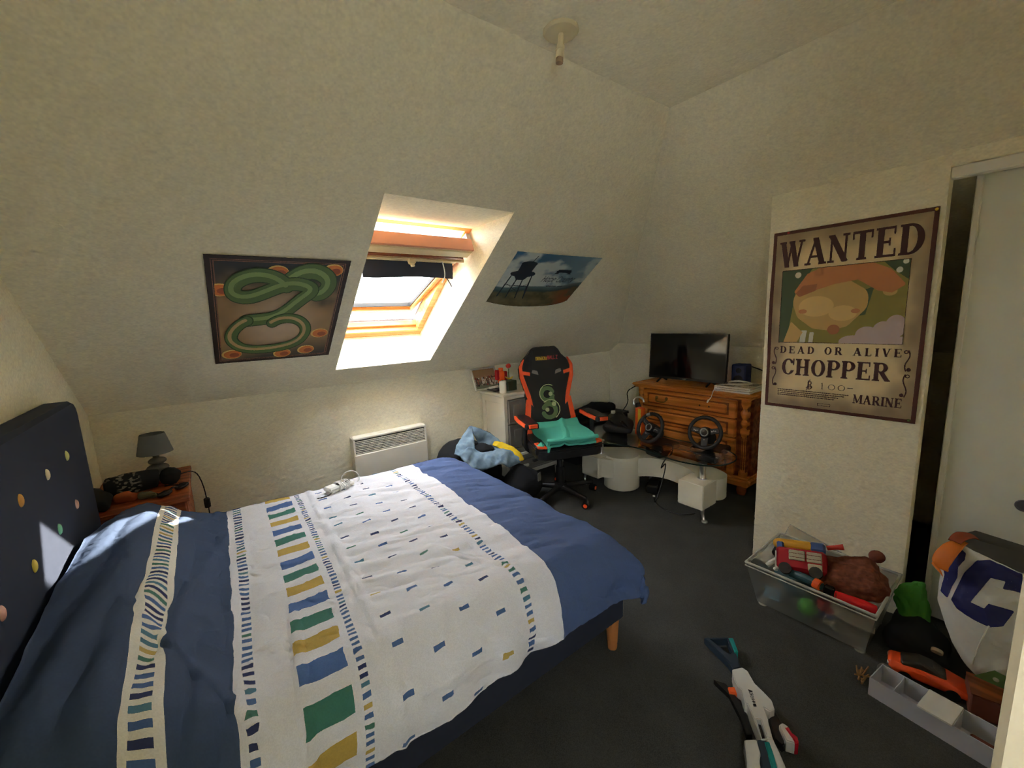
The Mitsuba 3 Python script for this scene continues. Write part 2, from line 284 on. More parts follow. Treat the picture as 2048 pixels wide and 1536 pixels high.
def duvet_mesh(nu=300, nv=250):
    # cross profile (far -> near): s, y, drop
    far, near = 2.425, 1.13
    def cross(s):
        L = far-near; r = .15; q = r*math.pi/2
        y = np.where(s < 0, far+.02, far-s); d = np.where(s < 0, -s, 0.)
        a = np.clip((s-L)/q, 0, 1)*math.pi/2
        y = np.where(s > L, near-r*np.sin(a), y); d = np.where(s > L, r*(1-np.cos(a)), d)
        d = np.where(s > L+q, r+(s-L-q), d); return y, d
    def fn(u, v):
        s = -.16+v*(.16+far-near+.15*math.pi/2+.075)
        y, dy = cross(s)
        hem = np.interp(y, [.9, 1.3, 2.0, 2.15, 2.3, 2.45], [-.405, -.41, -.405, -.37, -.33, -.30])
        t = hem+u*(1.335+.215-hem)
        xf, r = 1.25, .11; q = r*math.pi/2
        a = np.clip((t-xf)/q, 0, 1)*math.pi/2
        x = np.where(t > xf, xf+r*np.sin(a), t); dx = np.where(t > xf, r*(1-np.cos(a)), 0.); dx = np.where(t > xf+q, r+(t-xf-q), dx)
        drop = np.sqrt(dx**2+dy**2) if False else np.maximum(dx, dy)+.25*np.minimum(dx, dy)
        side = np.clip(dy/.1, 0, 1); foot = np.clip(dx/.1, 0, 1)
        z = ZT+gX(t)*hY(y)-drop-.035*np.clip((x-.9)/.45, 0, 1)**2
        P = np.stack([t, s, 0*t], -1)
        # wrinkles: along x on the top, along y over the pillow, hanging folds on the sides
        w1 = 1-np.abs(2*meshkit.fbm(np.stack([t*2.2+s*1.1, s*9-t*2.5, 0*t], -1), 3, 5)-1)
        w2 = 1-np.abs(2*meshkit.fbm(np.stack([t*10+s*2., s*2.2, 0*t+7], -1), 3, 8)-1)
        hd = np.clip((.08-t)/.12, 0, 1); mid = np.clip((t-.33)/.05, 0, 1)
        w3 = 1-np.abs(2*meshkit.fbm(np.stack([t*7+3*s, s*5, 0*t+3], -1), 3, 11)-1)
        wr = 0.022*(w1-.75)*(1-hd)*(.45+.75*mid)+.026*(w2-.75)*hd+.009*(w3-.75)
        fine = .005*(meshkit.fbm(np.stack([t*16, s*16, 0*t], -1), 3, 2)-.5)
        fold = np.exp(-((t-.115+.10*(s-1.2))/.010)**2)*np.clip((s-.9)/.25, 0, 1)*.010+np.exp(-((t-.335+.05*(s-1))/.012)**2)*.007
        fold += np.exp(-((t-.68-.5*(s-1.05))/.010)**2)*np.clip((s-.95)/.1, 0, 1)*np.clip((1.4-s)/.15, 0, 1)*.008
        diag = np.exp(-(((t+.22)-(s-1.0)*.55)/.012)**2)*np.clip((s-.9)/.1, 0, 1)*.008*(t < .02)
        ph = (t+.16*(s-1.0))*62+2.2*meshkit.fbm(np.stack([t*4, s*2.5, 0*t+2], -1), 2, 6)*3
        pil = np.clip((-.06-t)/.08, 0, 1)*np.clip((s-.12)/.25, 0, 1)
        wr = wr+.0085*np.sin(ph)*pil*(.4+.9*meshkit.noise(np.stack([t*6, s*2, 0*t], -1), 4))
        cr = 1-np.abs(2*meshkit.fbm(np.stack([t*13+s*3, s*11-t*4, 0*t+5], -1), 2, 21)-1)
        wr = wr+.0035*(np.clip(cr-.88, 0, 1)/.12)**1.5*(1-pil)
        wr = wr+fine+fold+diag
        hangf = .010*np.sin(t*21+2*np.sin(t*9))*np.clip((dy-.05)/.12, 0, 1)
        x = x+foot*wr+.010*np.sin(s*17)*np.clip((dx-.06)/.2, 0, 1)+.012*foot*side
        y = y-side*(wr+hangf)-.012*foot*side
        z = z+wr*(1-np.maximum(side, foot))+.003*np.sin(t*8+1.3)*np.clip((dy-.1)/.1, 0, 1)
        fn.uv = np.stack([t+np.clip((t+.13)/.15, 0, 1)*np.interp(s, [0, .2, .55, .96, 1.15, 1.35, 1.5, 1.65], [-.018, -.011, .0025, .023, .041, .058, .075, .09]), s], -1)
        return np.stack([x, y, z], -1)
    m, _ = grid(nu, nv, fn)
    uv = fn.uv.reshape(-1, 2); N = len(uv)
    m.fix_normals() if False else None
    if m.face_normals[:, 2].mean() < 0: m.invert()
    c = thicken(m, nu, nv, .012)
    return c, np.vstack([uv, uv])
dm, duv = duvet_mesh()
obj('duvet', dm, 'duvet', 'blue and white duvet with rows of coloured blocks spread over the bed', 'duvet', smooth=True, uv=duv)
mat('navy_fabric', (27, 37, 58), .9, sheen=.4)
mat('navy_dark', (30, 35, 48), .95)
mat('sheet_white', (205, 206, 204), .9)
mat('leg_wood', (176, 112, 62), .45)
bed = thing('bed', 'double bed with navy box base and tall navy buttoned headboard', 'bed')
part(bed, 'base', bx(-.40, 1.345, 1.03, 2.42, .17, .40, .015), 'navy_dark')
part(bed, 'mattress', bx(-.40, 1.295, 1.07, 2.41, .40, .515, .04), 'sheet_white', 'white mattress under the duvet')
hbp = sbox(.96+.07, .15+.07, 2.43-.07, 1.245-.07).buffer(.07, quad_segs=8)
hb = trimesh.creation.extrude_polygon(hbp, .075, engine='earcut')
hm = m3.Manifold(m3.Mesh(hb.vertices.astype(np.float32), hb.faces.astype(np.uint32)))
hb = trimesh.convex.convex_hull(np.vstack([np.c_[np.array(hbp.buffer(-.012).exterior.coords), np.full(len(hbp.buffer(-.012).exterior.coords), .075)],
                                        np.c_[np.array(hbp.exterior.coords), np.full(len(hbp.exterior.coords), .062)], np.c_[np.array(hbp.exterior.coords), np.zeros(len(hbp.exterior.coords))]]))
part(bed, 'headboard', frame(hb, (-.505, 0, 0), (0, 1, 0), (0, 0, 1)), 'navy_fabric')
bcol = {'cream': (226, 214, 180), 'lime': (206, 208, 130), 'orange': (222, 160, 70), 'rose': (226, 190, 178), 'mint': (120, 204, 168), 'lemon': (226, 204, 84), 'blush': (222, 168, 152)}
for k, v in bcol.items(): mat('button_'+k, v, .5)
rows = [(1.072, [(2.136, 'lime'), (1.887, 'cream'), (1.635, 'orange'), (1.382, 'mint'), (1.13, 'lemon')]),
        (.888, [(2.126, 'rose'), (1.885, 'mint'), (1.621, 'lemon'), (1.382, 'blush'), (1.13, 'cream')])]
for z, rr in rows:
    for y, cc in rr: part(bed, 'button', ball(.019, (-.431, y, z), (.42, .8, 1)), 'button_'+cc, smooth=True)
for x, y in ((1.325, 1.085), (1.325, 2.36), (-.33, 1.09), (-.33, 2.36)):
    part(bed, 'leg', cyl(.021, (x, y, 0), (x, y, .172), 20, .031), 'leg_wood', smooth=40)
# pillow under the duvet and its visible dark end
pl, _ = grid(30, 40, lambda u, v: np.stack([-.375+.12*np.sign(u-.5)*0+(u-.5)*.20, 1.30+v*1.06, .565+.14*np.sqrt(np.clip(1-(2*u-1)**2, 0, 1))*np.clip(1-(2*v-1)**6, 0, 1)**.5], -1))
pillow = ball(1, (0, 0, 0), (1, 1, 1), 4); pv = pillow.vertices
pv = np.sign(pv)*np.abs(pv)**.75
pillow = trimesh.Trimesh(pv*np.array([.075, .34, .075])+np.array([-.345, 2.03, .640]), pillow.faces, process=False)
obj('pillow', lump(pillow, .008, 9, 3), 'navy_dark', 'dark navy pillow end showing between headboard and duvet', 'pillow', smooth=True)
# ---------------------------------------------------------------- nightstand
mat('red_wood', woodfn((112, 52, 30), (158, 82, 48), 1.2, 0), .4)
ns = thing('nightstand', 'reddish wooden nightstand squeezed between the bed and the window wall', 'nightstand')
part(ns, 'top', bx(-.512, -.125, 2.50, 3.10, .675, .70, .005), 'red_wood')
part(ns, 'body', cat(bx(-.50, -.14, 2.53, 3.09, .12, .675), bx(-.19, -.145, 2.515, 2.53, .08, .64, .003), bx(-.50, -.45, 2.515, 2.53, .08, .64, .003), bx(-.50, -.145, 2.512, 2.535, .635, .675, .004),
                     bx(-.235, -.20, 2.522, 2.53, .12, .62, .002)), 'red_wood')
for x in (-.49, -.165):
    for y in (2.54, 3.05): part(ns, 'leg', bx(x, x+.03, y, y+.03, 0, .12, .003), 'red_wood')
# lamp
mat('shade_grey', (104, 106, 104), .9); mat('pebble', (88, 86, 80), .6); mat('black_plastic', (26, 26, 27), .45)
lp = thing('bedside_lamp', 'small grey shaded lamp on stacked pebbles standing on the nightstand', 'lamp')
LX, LY = -.262, 2.90
sh = lathe([(.054, .105), (.078, 0), (.0765, 0), (.0525, .105), (.054, .105)], 40)
part(lp, 'lamp_shade', mv(sh, (LX+.005, LY, .858)), 'shade_grey', smooth=40)
part(lp, 'pebble', lump(ball(.056, (LX, LY, .727), (1, .9, .5), 3), .004, 12), 'pebble', smooth=True)
part(lp, 'pebble', lump(ball(.050, (LX+.003, LY, .772), (1, .9, .48), 3), .004, 12, 4), 'pebble', smooth=True)
part(lp, 'pebble', lump(ball(.040, (LX+.008, LY, .812), (1, .9, .5), 3), .004, 12, 5), 'pebble', smooth=True)
part(lp, 'socket', cyl(.014, (LX+.005, LY, .82), (LX+.005, LY, .90)), 'black_plastic')
part(lp, 'cord', tube([(LX+.05, LY, .712), (-.16, 2.91, .712), (-.115, 2.93, .705), (-.085, 2.94, .64), (-.075, 2.93, .56), (-.072, 2.92, .50), (-.07, 2.95, .2), (-.09, 3.0, .01)], .0032, 6), 'black_plastic')
part(lp, 'switch', bx(-.088, -.058, 2.905, 2.928, .475, .535, .006), 'black_plastic')
# things on the nightstand
def knit(p, n, uv):
    k = smoothstep(.5, .62, noise(p.x*95, p.y*120, p.z*120))*smoothstep(.4, .55, noise(p.x*14+3, p.y*9, 0.))
    return mix(lin((20, 23, 27)), lin((122, 116, 104)), k)
mat('knit_dark', mikit.proc(knit), .95)
mat('black_cloth', (17, 19, 22), .95); mat('black_gloss', (22, 22, 24), .25); mat('rust_cloth', (150, 74, 44), .9); mat('olive_cloth', (84, 80, 58), .9)
mat('white_plastic', (218, 217, 210), .4)
z0 = .70
sc = lump(tube([(-.44, 2.76, z0+.05), (-.37, 2.755, z0+.054), (-.30, 2.765, z0+.054), (-.255, 2.775, z0+.048)], [.05, .056, .052, .045], 18), .006, 14, 3)
obj('rolled_scarf', sc, 'knit_dark', 'dark patterned scarf rolled up on the nightstand below the lamp', 'scarf', smooth=True)
obj('bobble_hat', lump(ball(.045, (-.205, 2.79, z0+.044), (1.0, 1, 1), 4), .008, 40, 2), 'black_cloth', 'round black woolly bobble at the end of the rolled scarf', 'hat', smooth=True)
obj('folded_top', lump(hullballs([(-.49, 2.60, z0+.03, .03), (-.44, 2.57, z0+.025, .025), (-.45, 2.66, z0+.035, .035), (-.49, 2.70, z0+.04, .04)]).subdivide().subdivide(), .007, 20, 6), 'black_cloth', 'black cloth bundle at the headboard end of the nightstand', 'clothing', smooth=True)
gl = thing('gloves', 'rust and olive work gloves lying at the front of the nightstand', 'gloves')
part(gl, 'glove', lump(hullballs([(-.395, 2.655, z0+.022, .022), (-.345, 2.635, z0+.02, .02), (-.37, 2.665, z0+.022, .022)]).subdivide().subdivide(), .006, 40, 3), 'rust_cloth', smooth=True)
part(gl, 'glove', lump(hullballs([(-.31, 2.625, z0+.018, .018), (-.265, 2.605, z0+.014, .014), (-.28, 2.63, z0+.015, .015)]).subdivide().subdivide(), .005, 50, 8), 'olive_cloth', smooth=True)
gp = thing('sunglasses', 'dark sunglasses lying folded on the front right corner of the nightstand', 'sunglasses')
for (x, y) in ((-.222, 2.585), (-.158, 2.655)):
    part(gp, 'lens', mv(ball(.03, (0, 0, 0), (1.05, .85, .45), 3), (x, y, z0+.016), ry=-14), 'black_gloss', smooth=True)
part(gp, 'bridge', tube([(-.205, 2.61, z0+.02), (-.19, 2.62, z0+.028), (-.175, 2.635, z0+.02)], .005, 8), 'black_plastic', smooth=True)
for x, y in ((-.245, 2.60), (-.17, 2.68)):
    part(gp, 'temple', tube([(x, y, z0+.015), (x-.03, y+.04, z0+.012), (x-.06, y+.07, z0+.006)], .004, 8), 'black_plastic', smooth=True)
# white controller with wound cord on the duvet
wc = thing('game_controller', 'white controller wound in its own cable lying on the duvet', 'controller')
o = np.array([.530, 2.335, ZT+.012])
ex = np.array([.93, .32, .0]); ex /= np.linalg.norm(ex); ey = np.array([-ex[1], ex[0], 0])
def L(m): return frame(m, o, ex, ey)
part(wc, 'body', L(cat(bx(-.075, .075, -.032, .032, 0, .026, .008), bx(-.085, -.02, -.036, .03, .012, .034, .008))), 'white_plastic')
for x in (-.01, .048): part(wc, 'button', L(cyl(.012, (x, 0, .026), (x, 0, .036))), 'pebble')
for i in range(7):
    x = -.022+i*.009
    a = np.linspace(0, 2*np.pi, 22)
    part(wc, 'cable', L(tube(np.c_[x+.006*np.sin(a+i), .041*np.cos(a), .016+.026*np.sin(a)], .0026, 6, smooth=False)), 'white_plastic', smooth=True)
part(wc, 'cable', L(tube([(.03, .03, .03), (.06, .04, .06), (.10, .02, .066), (.115, -.01, .04), (.09, -.03, .014)], .0026, 6)), 'white_plastic', smooth=True)
part(wc, 'cable', L(tube([(-.075, -.03, .006), (-.11, -.035, .005), (-.15, -.02, .005)], .0026, 6)), 'black_plastic', smooth=True)
# ---------------------------------------------------------------- roof window
mat('pine_roof', woodfn((196, 124, 62), (226, 158, 92), 1., 0), .4)
mat('pine_cream', (222, 202, 158), .5)
mat('pink_wood', (206, 148, 122), .5)
mat('blind_navy', (52, 58, 72), .8)
mat('alu', (150, 152, 152), .35, .8)
mat('gasket', (48, 48, 46), .7)
scene['m_pane'] = {'type': 'thindielectric', 'int_ior': 1.5}
def LS(m): return frame(m, SO, (1, 0, 0), SU, SN)
wf = 'window_1'
obj(wf, LS(cat(bx(X0, X1, W1-.055, W1, .25, .345, .005), bx(X0, X0+.045, W0, W1, .25, .345, .005), bx(X1-.045, X1, W0, W1, .25, .345, .005), bx(X0, X1, W0-.02, W0+.015, .25, .345, .005),
               bx(X0+.02, X1-.02, W1-.075, W1-.055, .29, .335, .003))), 'pine_roof', kind='structure')
mat('clad_grey', (96, 98, 100), .7)
part(wf, 'cladding', LS(cat(bx(X0, X1, W1-.05, W1+.02, .345, .372, .004), bx(X0-.03, X0+.04, W0, W1, .345, .372, .004), bx(X1-.04, X1+.03, W0, W1, .345, .372, .004), bx(X0, X1, W0-.03, W0+.01, .345, .372, .004))), 'clad_grey')
AL = math.radians(16); PV, PD = 1.575, .305
SUr = SU*math.cos(AL)+SN*math.sin(AL); SNr = SN*math.cos(AL)-SU*math.sin(AL); SOr = SP(0, PV, PD)
def LR(m): return frame(m, SOr, (1, 0, 0), SUr, SNr)
xa, xb = X0+.045, X1-.045
part(wf, 'sash', LR(cat(bx(xa, xb, .415, .485, -.03, .032, .006), bx(xa, xa+.038, -.485, .485, -.03, .032, .006), bx(xb-.038, xb, -.485, .485, -.03, .032, .006), bx(xa+.035, xb-.035, .395, .42, -.012, .028, .003))), 'pine_roof')
part(wf, 'sash_top', LR(cat(bx(xa, xb+.02, -.50, -.43, -.055, .03, .006), bx(xa, xb+.015, -.43, -.41, -.03, .03, .003), bx(xa, xb+.02, -.39, -.375, -.06, -.035, .004), bx(xa, xb-.02, -.365, -.345, -.05, -.02, .004))), 'pine_cream')
part(wf, 'upper_bead', LR(bx(xa, xb+.025, -.515, -.50, -.05, .03, .004)), 'pink_wood')
part(wf, 'vent_grille', LR(cat(bx(xa, xb, -.412, -.365, -.045, .02), bx(xa+.005, xb-.01, -.43, -.41, -.058, -.03))), 'red_wood')
part(wf, 'catch', LR(cat(bx(1.03, 1.07, -.40, -.37, -.085, -.055, .004), cyl(.012, (1.05, -.385, -.055), (1.05, -.385, -.10)))), 'pine_cream')
part(wf, 'gasket', LR(cat(bx(xa+.038, xb-.038, .388, .396, -.014, .02), bx(xa+.038, xa+.045, -.34, .39, -.014, .02), bx(xb-.045, xb-.038, -.34, .39, -.014, .02))), 'gasket')
gp_ = trimesh.Trimesh([(xa+.038, -.42, 0), (xb-.038, -.42, 0), (xb-.038, .40, 0), (xa+.038, .40, 0)], [[0, 1, 2], [0, 2, 3]], process=False)
part(wf, 'pane', LR(gp_), 'pane')
for x in (xb+.005,): part(wf, 'hinge', LR(cat(bx(x, x+.03, -.50, -.44, .03, .075, .003), cyl(.008, (x-.02, -.48, .04), (x+.035, -.48, .04)))), 'alu')
p0 = SP(0, 1.245, .205)
bl, _ = grid(20, 12, lambda u, v: np.stack([xa+.005+u*(xb-xa-.045), p0[1]-.006*np.sin(v*3)-.010*np.exp(-(u/.18)**2)*v, p0[2]-.132*v-.006*np.cos(u*5)*v], -1))
blk = part(wf, 'blind', thicken(bl, 20, 12, .003), 'blind_navy', 'navy blackout blind hanging from the sash', smooth=60)
part(wf, 'blind_bar', tube([(xa, p0[1]-.004, p0[2]-.002), (xb-.03, p0[1]-.004, p0[2]-.002)], .008, 8, smooth=False), 'pine_cream')
q = np.array([1.255, p0[1]-.03, p0[2]])
part(wf, 'cord', tube([q+(0, 0, .02), q+(.012, -.004, -.05), q+(.022, 0, -.11), q+(.004, .006, -.16)], .0035, 6), 'white_plastic')
part(wf, 'cord', tube([q+(.03, 0, -.13), q+(.055, 0, -.165), q+(.065, 0, -.185)], .003, 6), 'black_plastic')
# ---------------------------------------------------------------- heater
mat('heater_white', (222, 218, 204), .45)
ht = thing('wall_heater', 'white slatted electric convector heater on the window wall beyond the bed', 'heater')
part(ht, 'body', cat(bx(.82, 1.385, 3.065, 3.12, .20, .668), bx(.812, .83, 3.045, 3.12, .19, .672, .004), bx(1.375, 1.392, 3.045, 3.12, .19, .672, .004)), 'gasket')
part(ht, 'cap', bx(.812, 1.392, 3.035, 3.12, .655, .675, .006), 'heater_white')
part(ht, 'front_panel', bx(.812, 1.392, 3.035, 3.065, .19, .545, .006), 'heater_white')
for a in (.810, 1.378): part(ht, 'side_panel', bx(a, a+.016, 3.037, 3.12, .19, .668, .003), 'heater_white')
for i in range(8): part(ht, 'slat', mv(bx(.826, 1.378, -.010, .010, -.0025, .0025, .001), (0, 3.048, .551+i*.0128), rx=-28) , 'heater_white')
# ---------------------------------------------------------------- white chest of drawers
mat('chest_white', (210, 206, 190), .5)
mat('drawer_grey', (122, 118, 110), .5)
ch = thing('chest_of_drawers', 'white painted chest of drawers with panelled side behind the gaming chair', 'chest of drawers')
cx0, cx1, cy0, cy1 = 1.985, 2.66, 2.765, 3.10
part(ch, 'top', bx(cx0-.02, cx1+.02, cy0-.022, cy1+.012, .840, .868, .007), 'chest_white')
part(ch, 'carcass', cat(bx(cx0+.012, cx1-.012, cy0+.02, cy1, .13, .840), bx(cx0, cx0+.02, cy0, cy0+.05, .13, .840, .003), bx(cx0, cx0+.02, cy1-.05, cy1, .13, .840, .003),
    bx(cx0, cx0+.02, cy0, cy1, .778, .840, .003), bx(cx0, cx0+.02, cy0, cy1, .13, .21, .003), bx(cx0, cx1, cy0, cy0+.022, .813, .840, .003), bx(cx0, cx0+.035, cy0-.002, cy0+.03, .13, .840, .004), bx(cx1-.035, cx1, cy0-.002, cy0+.03, .13, .840, .004),
    bx(cx0, cx1, cy0-.004, cy0+.03, .11, .145, .004)), 'chest_white')
for x in (cx0+.01, cx1-.06):
    for y in (cy0+.01, cy1-.06): part(ch, 'foot', bx(x, x+.05, y, y+.05, 0, .13, .004), 'chest_white')
def drawer(x0, x1, z0, z1, y, m, rail):
    k = part(ch, 'drawer', cat(bx(x0, x1, y-.006, y+.02, z0, z1, .004)), m)
    w = .016
    part(k, 'moulding', cat(bx(x0, x0+w, y-.016, y-.004, z0, z1, .004), bx(x1-w, x1, y-.016, y-.004, z0, z1, .004), bx(x0, x1, y-.016, y-.004, z0, z0+w, .004), bx(x0, x1, y-.016, y-.004, z1-w, z1, .004),
         bx(x0+.05, x1-.05, y-.014, y-.004, z0+.045, z1-.045, .008)), 'drawer_grey' if m == 'drawer_grey' else 'chest_white')
    return k
for x0, x1 in ((cx0+.04, 2.225), (2.237, 2.43), (2.442, cx1-.04)):
    drawer(x0, x1, .60, .808, cy0, 'drawer_grey', 0); drawer(x0, x1, .385, .59, cy0, 'drawer_grey', 0)
for z0, z1 in ((.262, .372), (.15, .252)):
    k = drawer(cx0+.04, cx1-.04, z0, z1, cy0, 'drawer_grey', 0)
    for x in (2.16, 2.55): part(k, 'handle', bx(x-.055, x+.055, cy0-.032, cy0-.012, (z0+z1)/2-.012, (z0+z1)/2+.012, .005), 'chest_white')
# things on the chest
pf = thing('picture_frame', 'silver framed group photograph leaning on the white chest of drawers', 'picture frame')
fo = np.array([1.862, 3.00, .882]); fz = np.array([0, .40, .916]); fz /= np.linalg.norm(fz)
def LF(m): return frame(m, fo, (1, 0, 0), fz, (0, -fz[2], fz[1]))
mat('frame_silver', (190, 188, 180), .35, .3)
W_, H_ = .262, .205
part(pf, 'frame', LF(cat(bx(0, W_, 0, .016, -.008, .010, .003), bx(0, W_, H_-.016, H_, -.008, .010, .003), bx(0, .016, 0, H_, -.008, .010, .003), bx(W_-.016, W_, 0, H_, -.008, .010, .003))), 'frame_silver')
def photo(p, n, uv):
    u, v = mi.Float(uv.x), mi.Float(uv.y)
    bg = mix(lin((150, 118, 84)), lin((110, 120, 100)), smoothstep(.45, .1, v))
    k = dr.floor(u*15+.3*cell_rand(dr.floor(v*4), 1, 2)); r = cell_rand(k, dr.floor(v*4), 5)
    cl = dr.select(r < .3, mi.Color3f(*lin((60, 50, 48))), dr.select(r < .55, mi.Color3f(*lin((196, 190, 180))), dr.select(r < .75, mi.Color3f(*lin((130, 60, 50))), mi.Color3f(*lin((92, 84, 80))))))
    body = (v > .14) & (v < .56+.1*noise(u*15, 0., 1.)) & (noise(u*38, v*12, 4.) > .3)
    c = dr.select(body, cl, bg)
    head = (dr.abs(v-.60-.07*r) < .035) & (dr.abs(u*15-k-.5) < .32) | ((dr.abs(v-.42) < .03) & (dr.abs(u*11-dr.floor(u*11)-.5) < .25))
    return dr.select(head, mi.Color3f(*lin((160, 122, 98))), c)
mat('photo', mikit.proc(photo), .3)
ph, phuv = grid(2, 2, lambda u, v: np.stack([.014+u*(W_-.028), .014+v*(H_-.028), 0*u], -1))
part(pf, 'photograph', LF(ph), 'photo', uv=phuv)
part(pf, 'backing', LF(bx(.01, W_-.01, .01, H_-.01, -.012, -.004)), 'gasket')
rl = thing('paper_roll', 'white paper roll standing at the front edge of the white chest', 'paper roll')
part(rl, 'roll', mv(lathe([(.012, 0), (.030, 0), (.031, .004), (.031, .098), (.029, .10), (.012, .10)], 30), (2.03, 2.83, .868)), 'white_paint', smooth=40)
part(rl, 'loose_sheet', mv(bx(-.004, .03, -.012, .012, 0, .002), (2.055, 2.84, .970), ry=18), 'white_paint')
mat('pot_green', (52, 62, 44), .35); mat('stem_green', (70, 96, 50), .7); mat('flower_red', (196, 62, 50), .7); mat('orange_plastic', (236, 98, 44), .45); mat('yellow_plastic', (222, 186, 60), .45); mat('red_plastic', (170, 30, 34), .4)
pt = thing('flower_pot', 'dark green square pot with one red flower on the white chest', 'flower pot')
part(pt, 'pot', bx(2.062, 2.162, 2.80, 2.90, .88, .965, .006), 'pot_green')
part(pt, 'stem', tube([(2.115, 2.85, .96), (2.113, 2.85, 1.02), (2.112, 2.85, 1.082)], .003, 6), 'stem_green')
part(pt, 'flower', lump(ball(.022, (2.112, 2.85, 1.092), (1, 1, .9), 3), .005, 60, 3), 'flower_red', smooth=True)
part(pt, 'leaf', cat(*[mv(ball(.022, (0, 0, 0), (1, .5, .2), 2), (2.11+.022*math.cos(a), 2.84+.022*math.sin(a), .985), rz=math.degrees(a), ry=-30) for a in (0., 2., 4.)]), 'yellow_plastic', smooth=True)
tr = thing('toy_robot', 'orange and red toy robot standing behind the flower pot on the chest', 'toy')
part(tr, 'body', cat(bx(2.085, 2.145, 2.95, 2.99, .93, 1.035, .008), bx(2.095, 2.135, 2.955, 2.985, 1.035, 1.065, .006)), 'orange_plastic')
part(tr, 'arm', bx(2.143, 2.175, 2.95, 2.985, .95, 1.03, .006), 'red_plastic'); part(tr, 'arm', bx(2.055, 2.087, 2.95, 2.985, .96, 1.05, .006), 'red_plastic')
for x in (2.092, 2.12): part(tr, 'leg', bx(x, x+.022, 2.955, 2.985, .88, .93, .003), 'black_plastic')
fg = thing('toy_figure', 'small black and white toy figure beside the picture frame', 'toy')
part(fg, 'body', lump(ball(.035, (2.165, 3.02, .95), (.8, .8, 1.9), 3), .004, 40), 'black_plastic', smooth=True)
part(fg, 'patch', ball(.014, (2.162, 2.985, .985), (1, .7, 1.3)), 'white_plastic', smooth=True)
bk = thing('tablet', 'flat dark tablet lying in front of the picture frame', 'tablet')
part(bk, 'slab', bx(1.965, 2.055, 2.86, 2.98, .88, .893, .003), 'black_gloss')
gd = thing('white_remote', 'pale remote control lying across the dark tablet by the photograph', 'remote control')
part(gd, 'body', mv(bx(-.055, .055, -.018, .018, 0, .018, .005), (2.03, 2.965, .894), rz=12), 'white_plastic')
for i in range(4): part(gd, 'button', mv(cyl(.005, (-.035+i*.02, 0, .017), (-.035+i*.02, 0, .021), 10), (2.03, 2.965, .894), rz=12), 'pebble')
# ---------------------------------------------------------------- clothes heap between heater and chest
bag_c = lump(hullballs([(1.50, 2.84, .20, .20), (1.62, 2.86, .30, .24), (1.76, 2.86, .22, .20)]).subdivide().subdivide(), .02, 5, 3)
obj('beanbag', bag_c, 'black_cloth', 'black beanbag between heater and white chest with clothes thrown over it', 'beanbag', smooth=True)
def denim(p, n, uv): return mix(lin((86, 112, 134)), lin((142, 164, 178)), fbm(p.x*26, p.y*26, p.z*26, 3))
mat('denim', mikit.proc(denim), .95)
def strip(pts, w, nrm, t=.012, nu=40, nv=14, seed=0, amp=.012):
    """limp band of cloth along pts, w wide"""
    c = spline(pts, max(2, nu//(len(pts)-1))); nu = len(c); tg = np.gradient(c, axis=0); tg /= np.linalg.norm(tg, axis=1, keepdims=True)
    nr = np.broadcast_to(np.asarray(nrm, float), c.shape); sd = np.cross(nr, tg); sd /= np.linalg.norm(sd, axis=1, keepdims=True)+1e-9; nr = np.cross(tg, sd)
    v = np.linspace(-.5, .5, nv); ww = np.interp(np.linspace(0, 1, nu), np.linspace(0, 1, len(np.atleast_1d(w))), np.atleast_1d(w))
    P = c[:, None]+sd[:, None]*(v[None, :, None]*ww[:, None, None])+nr[:, None]*((-.5*np.abs(v)**2*ww[:, None])[..., None])
    P = P+nr[:, None]*(amp*2*fb(np.stack([P[..., 0], P[..., 1], P[..., 2]], -1), 14, 3, seed))[..., None]
    i, j = np.meshgrid(np.arange(nu-1), np.arange(nv-1), indexing='ij'); q = np.stack([i*nv+j, (i+1)*nv+j, (i+1)*nv+j+1, i*nv+j+1], -1).reshape(-1, 4)
    m = trimesh.Trimesh(P.reshape(-1, 3), np.vstack([q[:, [0, 1, 2]], q[:, [0, 2, 3]]]), process=False)
    return thicken(m, nu, nv, t)
je = thing('jeans', 'crumpled light blue jeans draped over the black beanbag', 'jeans')
part(je, 'leg', strip([(1.50, 2.62, .53), (1.56, 2.58, .47), (1.66, 2.55, .445), (1.76, 2.52, .45), (1.84, 2.50, .42), (1.885, 2.49, .35)], [.10, .17, .15, .14, .15, .13], (-.3, -.6, .8), seed=2, amp=.035), 'denim', smooth=True)
part(je, 'waist', strip([(1.49, 2.66, .47), (1.55, 2.69, .54), (1.62, 2.75, .615), (1.655, 2.77, .655)], [.13, .15, .10, .02], (-.5, -.7, .5), seed=4, amp=.03), 'denim', smooth=True)
part(je, 'leg', strip([(1.655, 2.775, .655), (1.70, 2.75, .60), (1.77, 2.72, .53), (1.82, 2.66, .47), (1.80, 2.60, .44)], [.02, .09, .13, .12, .08], (-.4, -.7, .5), seed=14, amp=.03), 'denim', smooth=True)
part(je, 'lining', lump(ball(.08, (1.70, 2.68, .475), (1.2, .8, .5), 3), .022, 16, 2), 'black_cloth', smooth=True)
obj('cap', lump(ball(.065, (1.81, 2.82, .525), (1., .9, .75), 3), .006, 20, 4), 'olive_cloth', 'khaki cloth cap on top of the clothes heap against the chest', 'cap', smooth=True)
ys = thing('yellow_top', 'bright yellow garment hanging off the clothes heap beside the white chest', 'clothing')
mat('yellow_cloth', (226, 190, 40), .85)
part(ys, 'sleeve', strip([(1.82, 2.70, .50), (1.87, 2.62, .475), (1.915, 2.55, .44), (1.94, 2.49, .37)], [.05, .075, .05], (-.2, -.5, .8), seed=6, amp=.022), 'yellow_cloth', smooth=True)
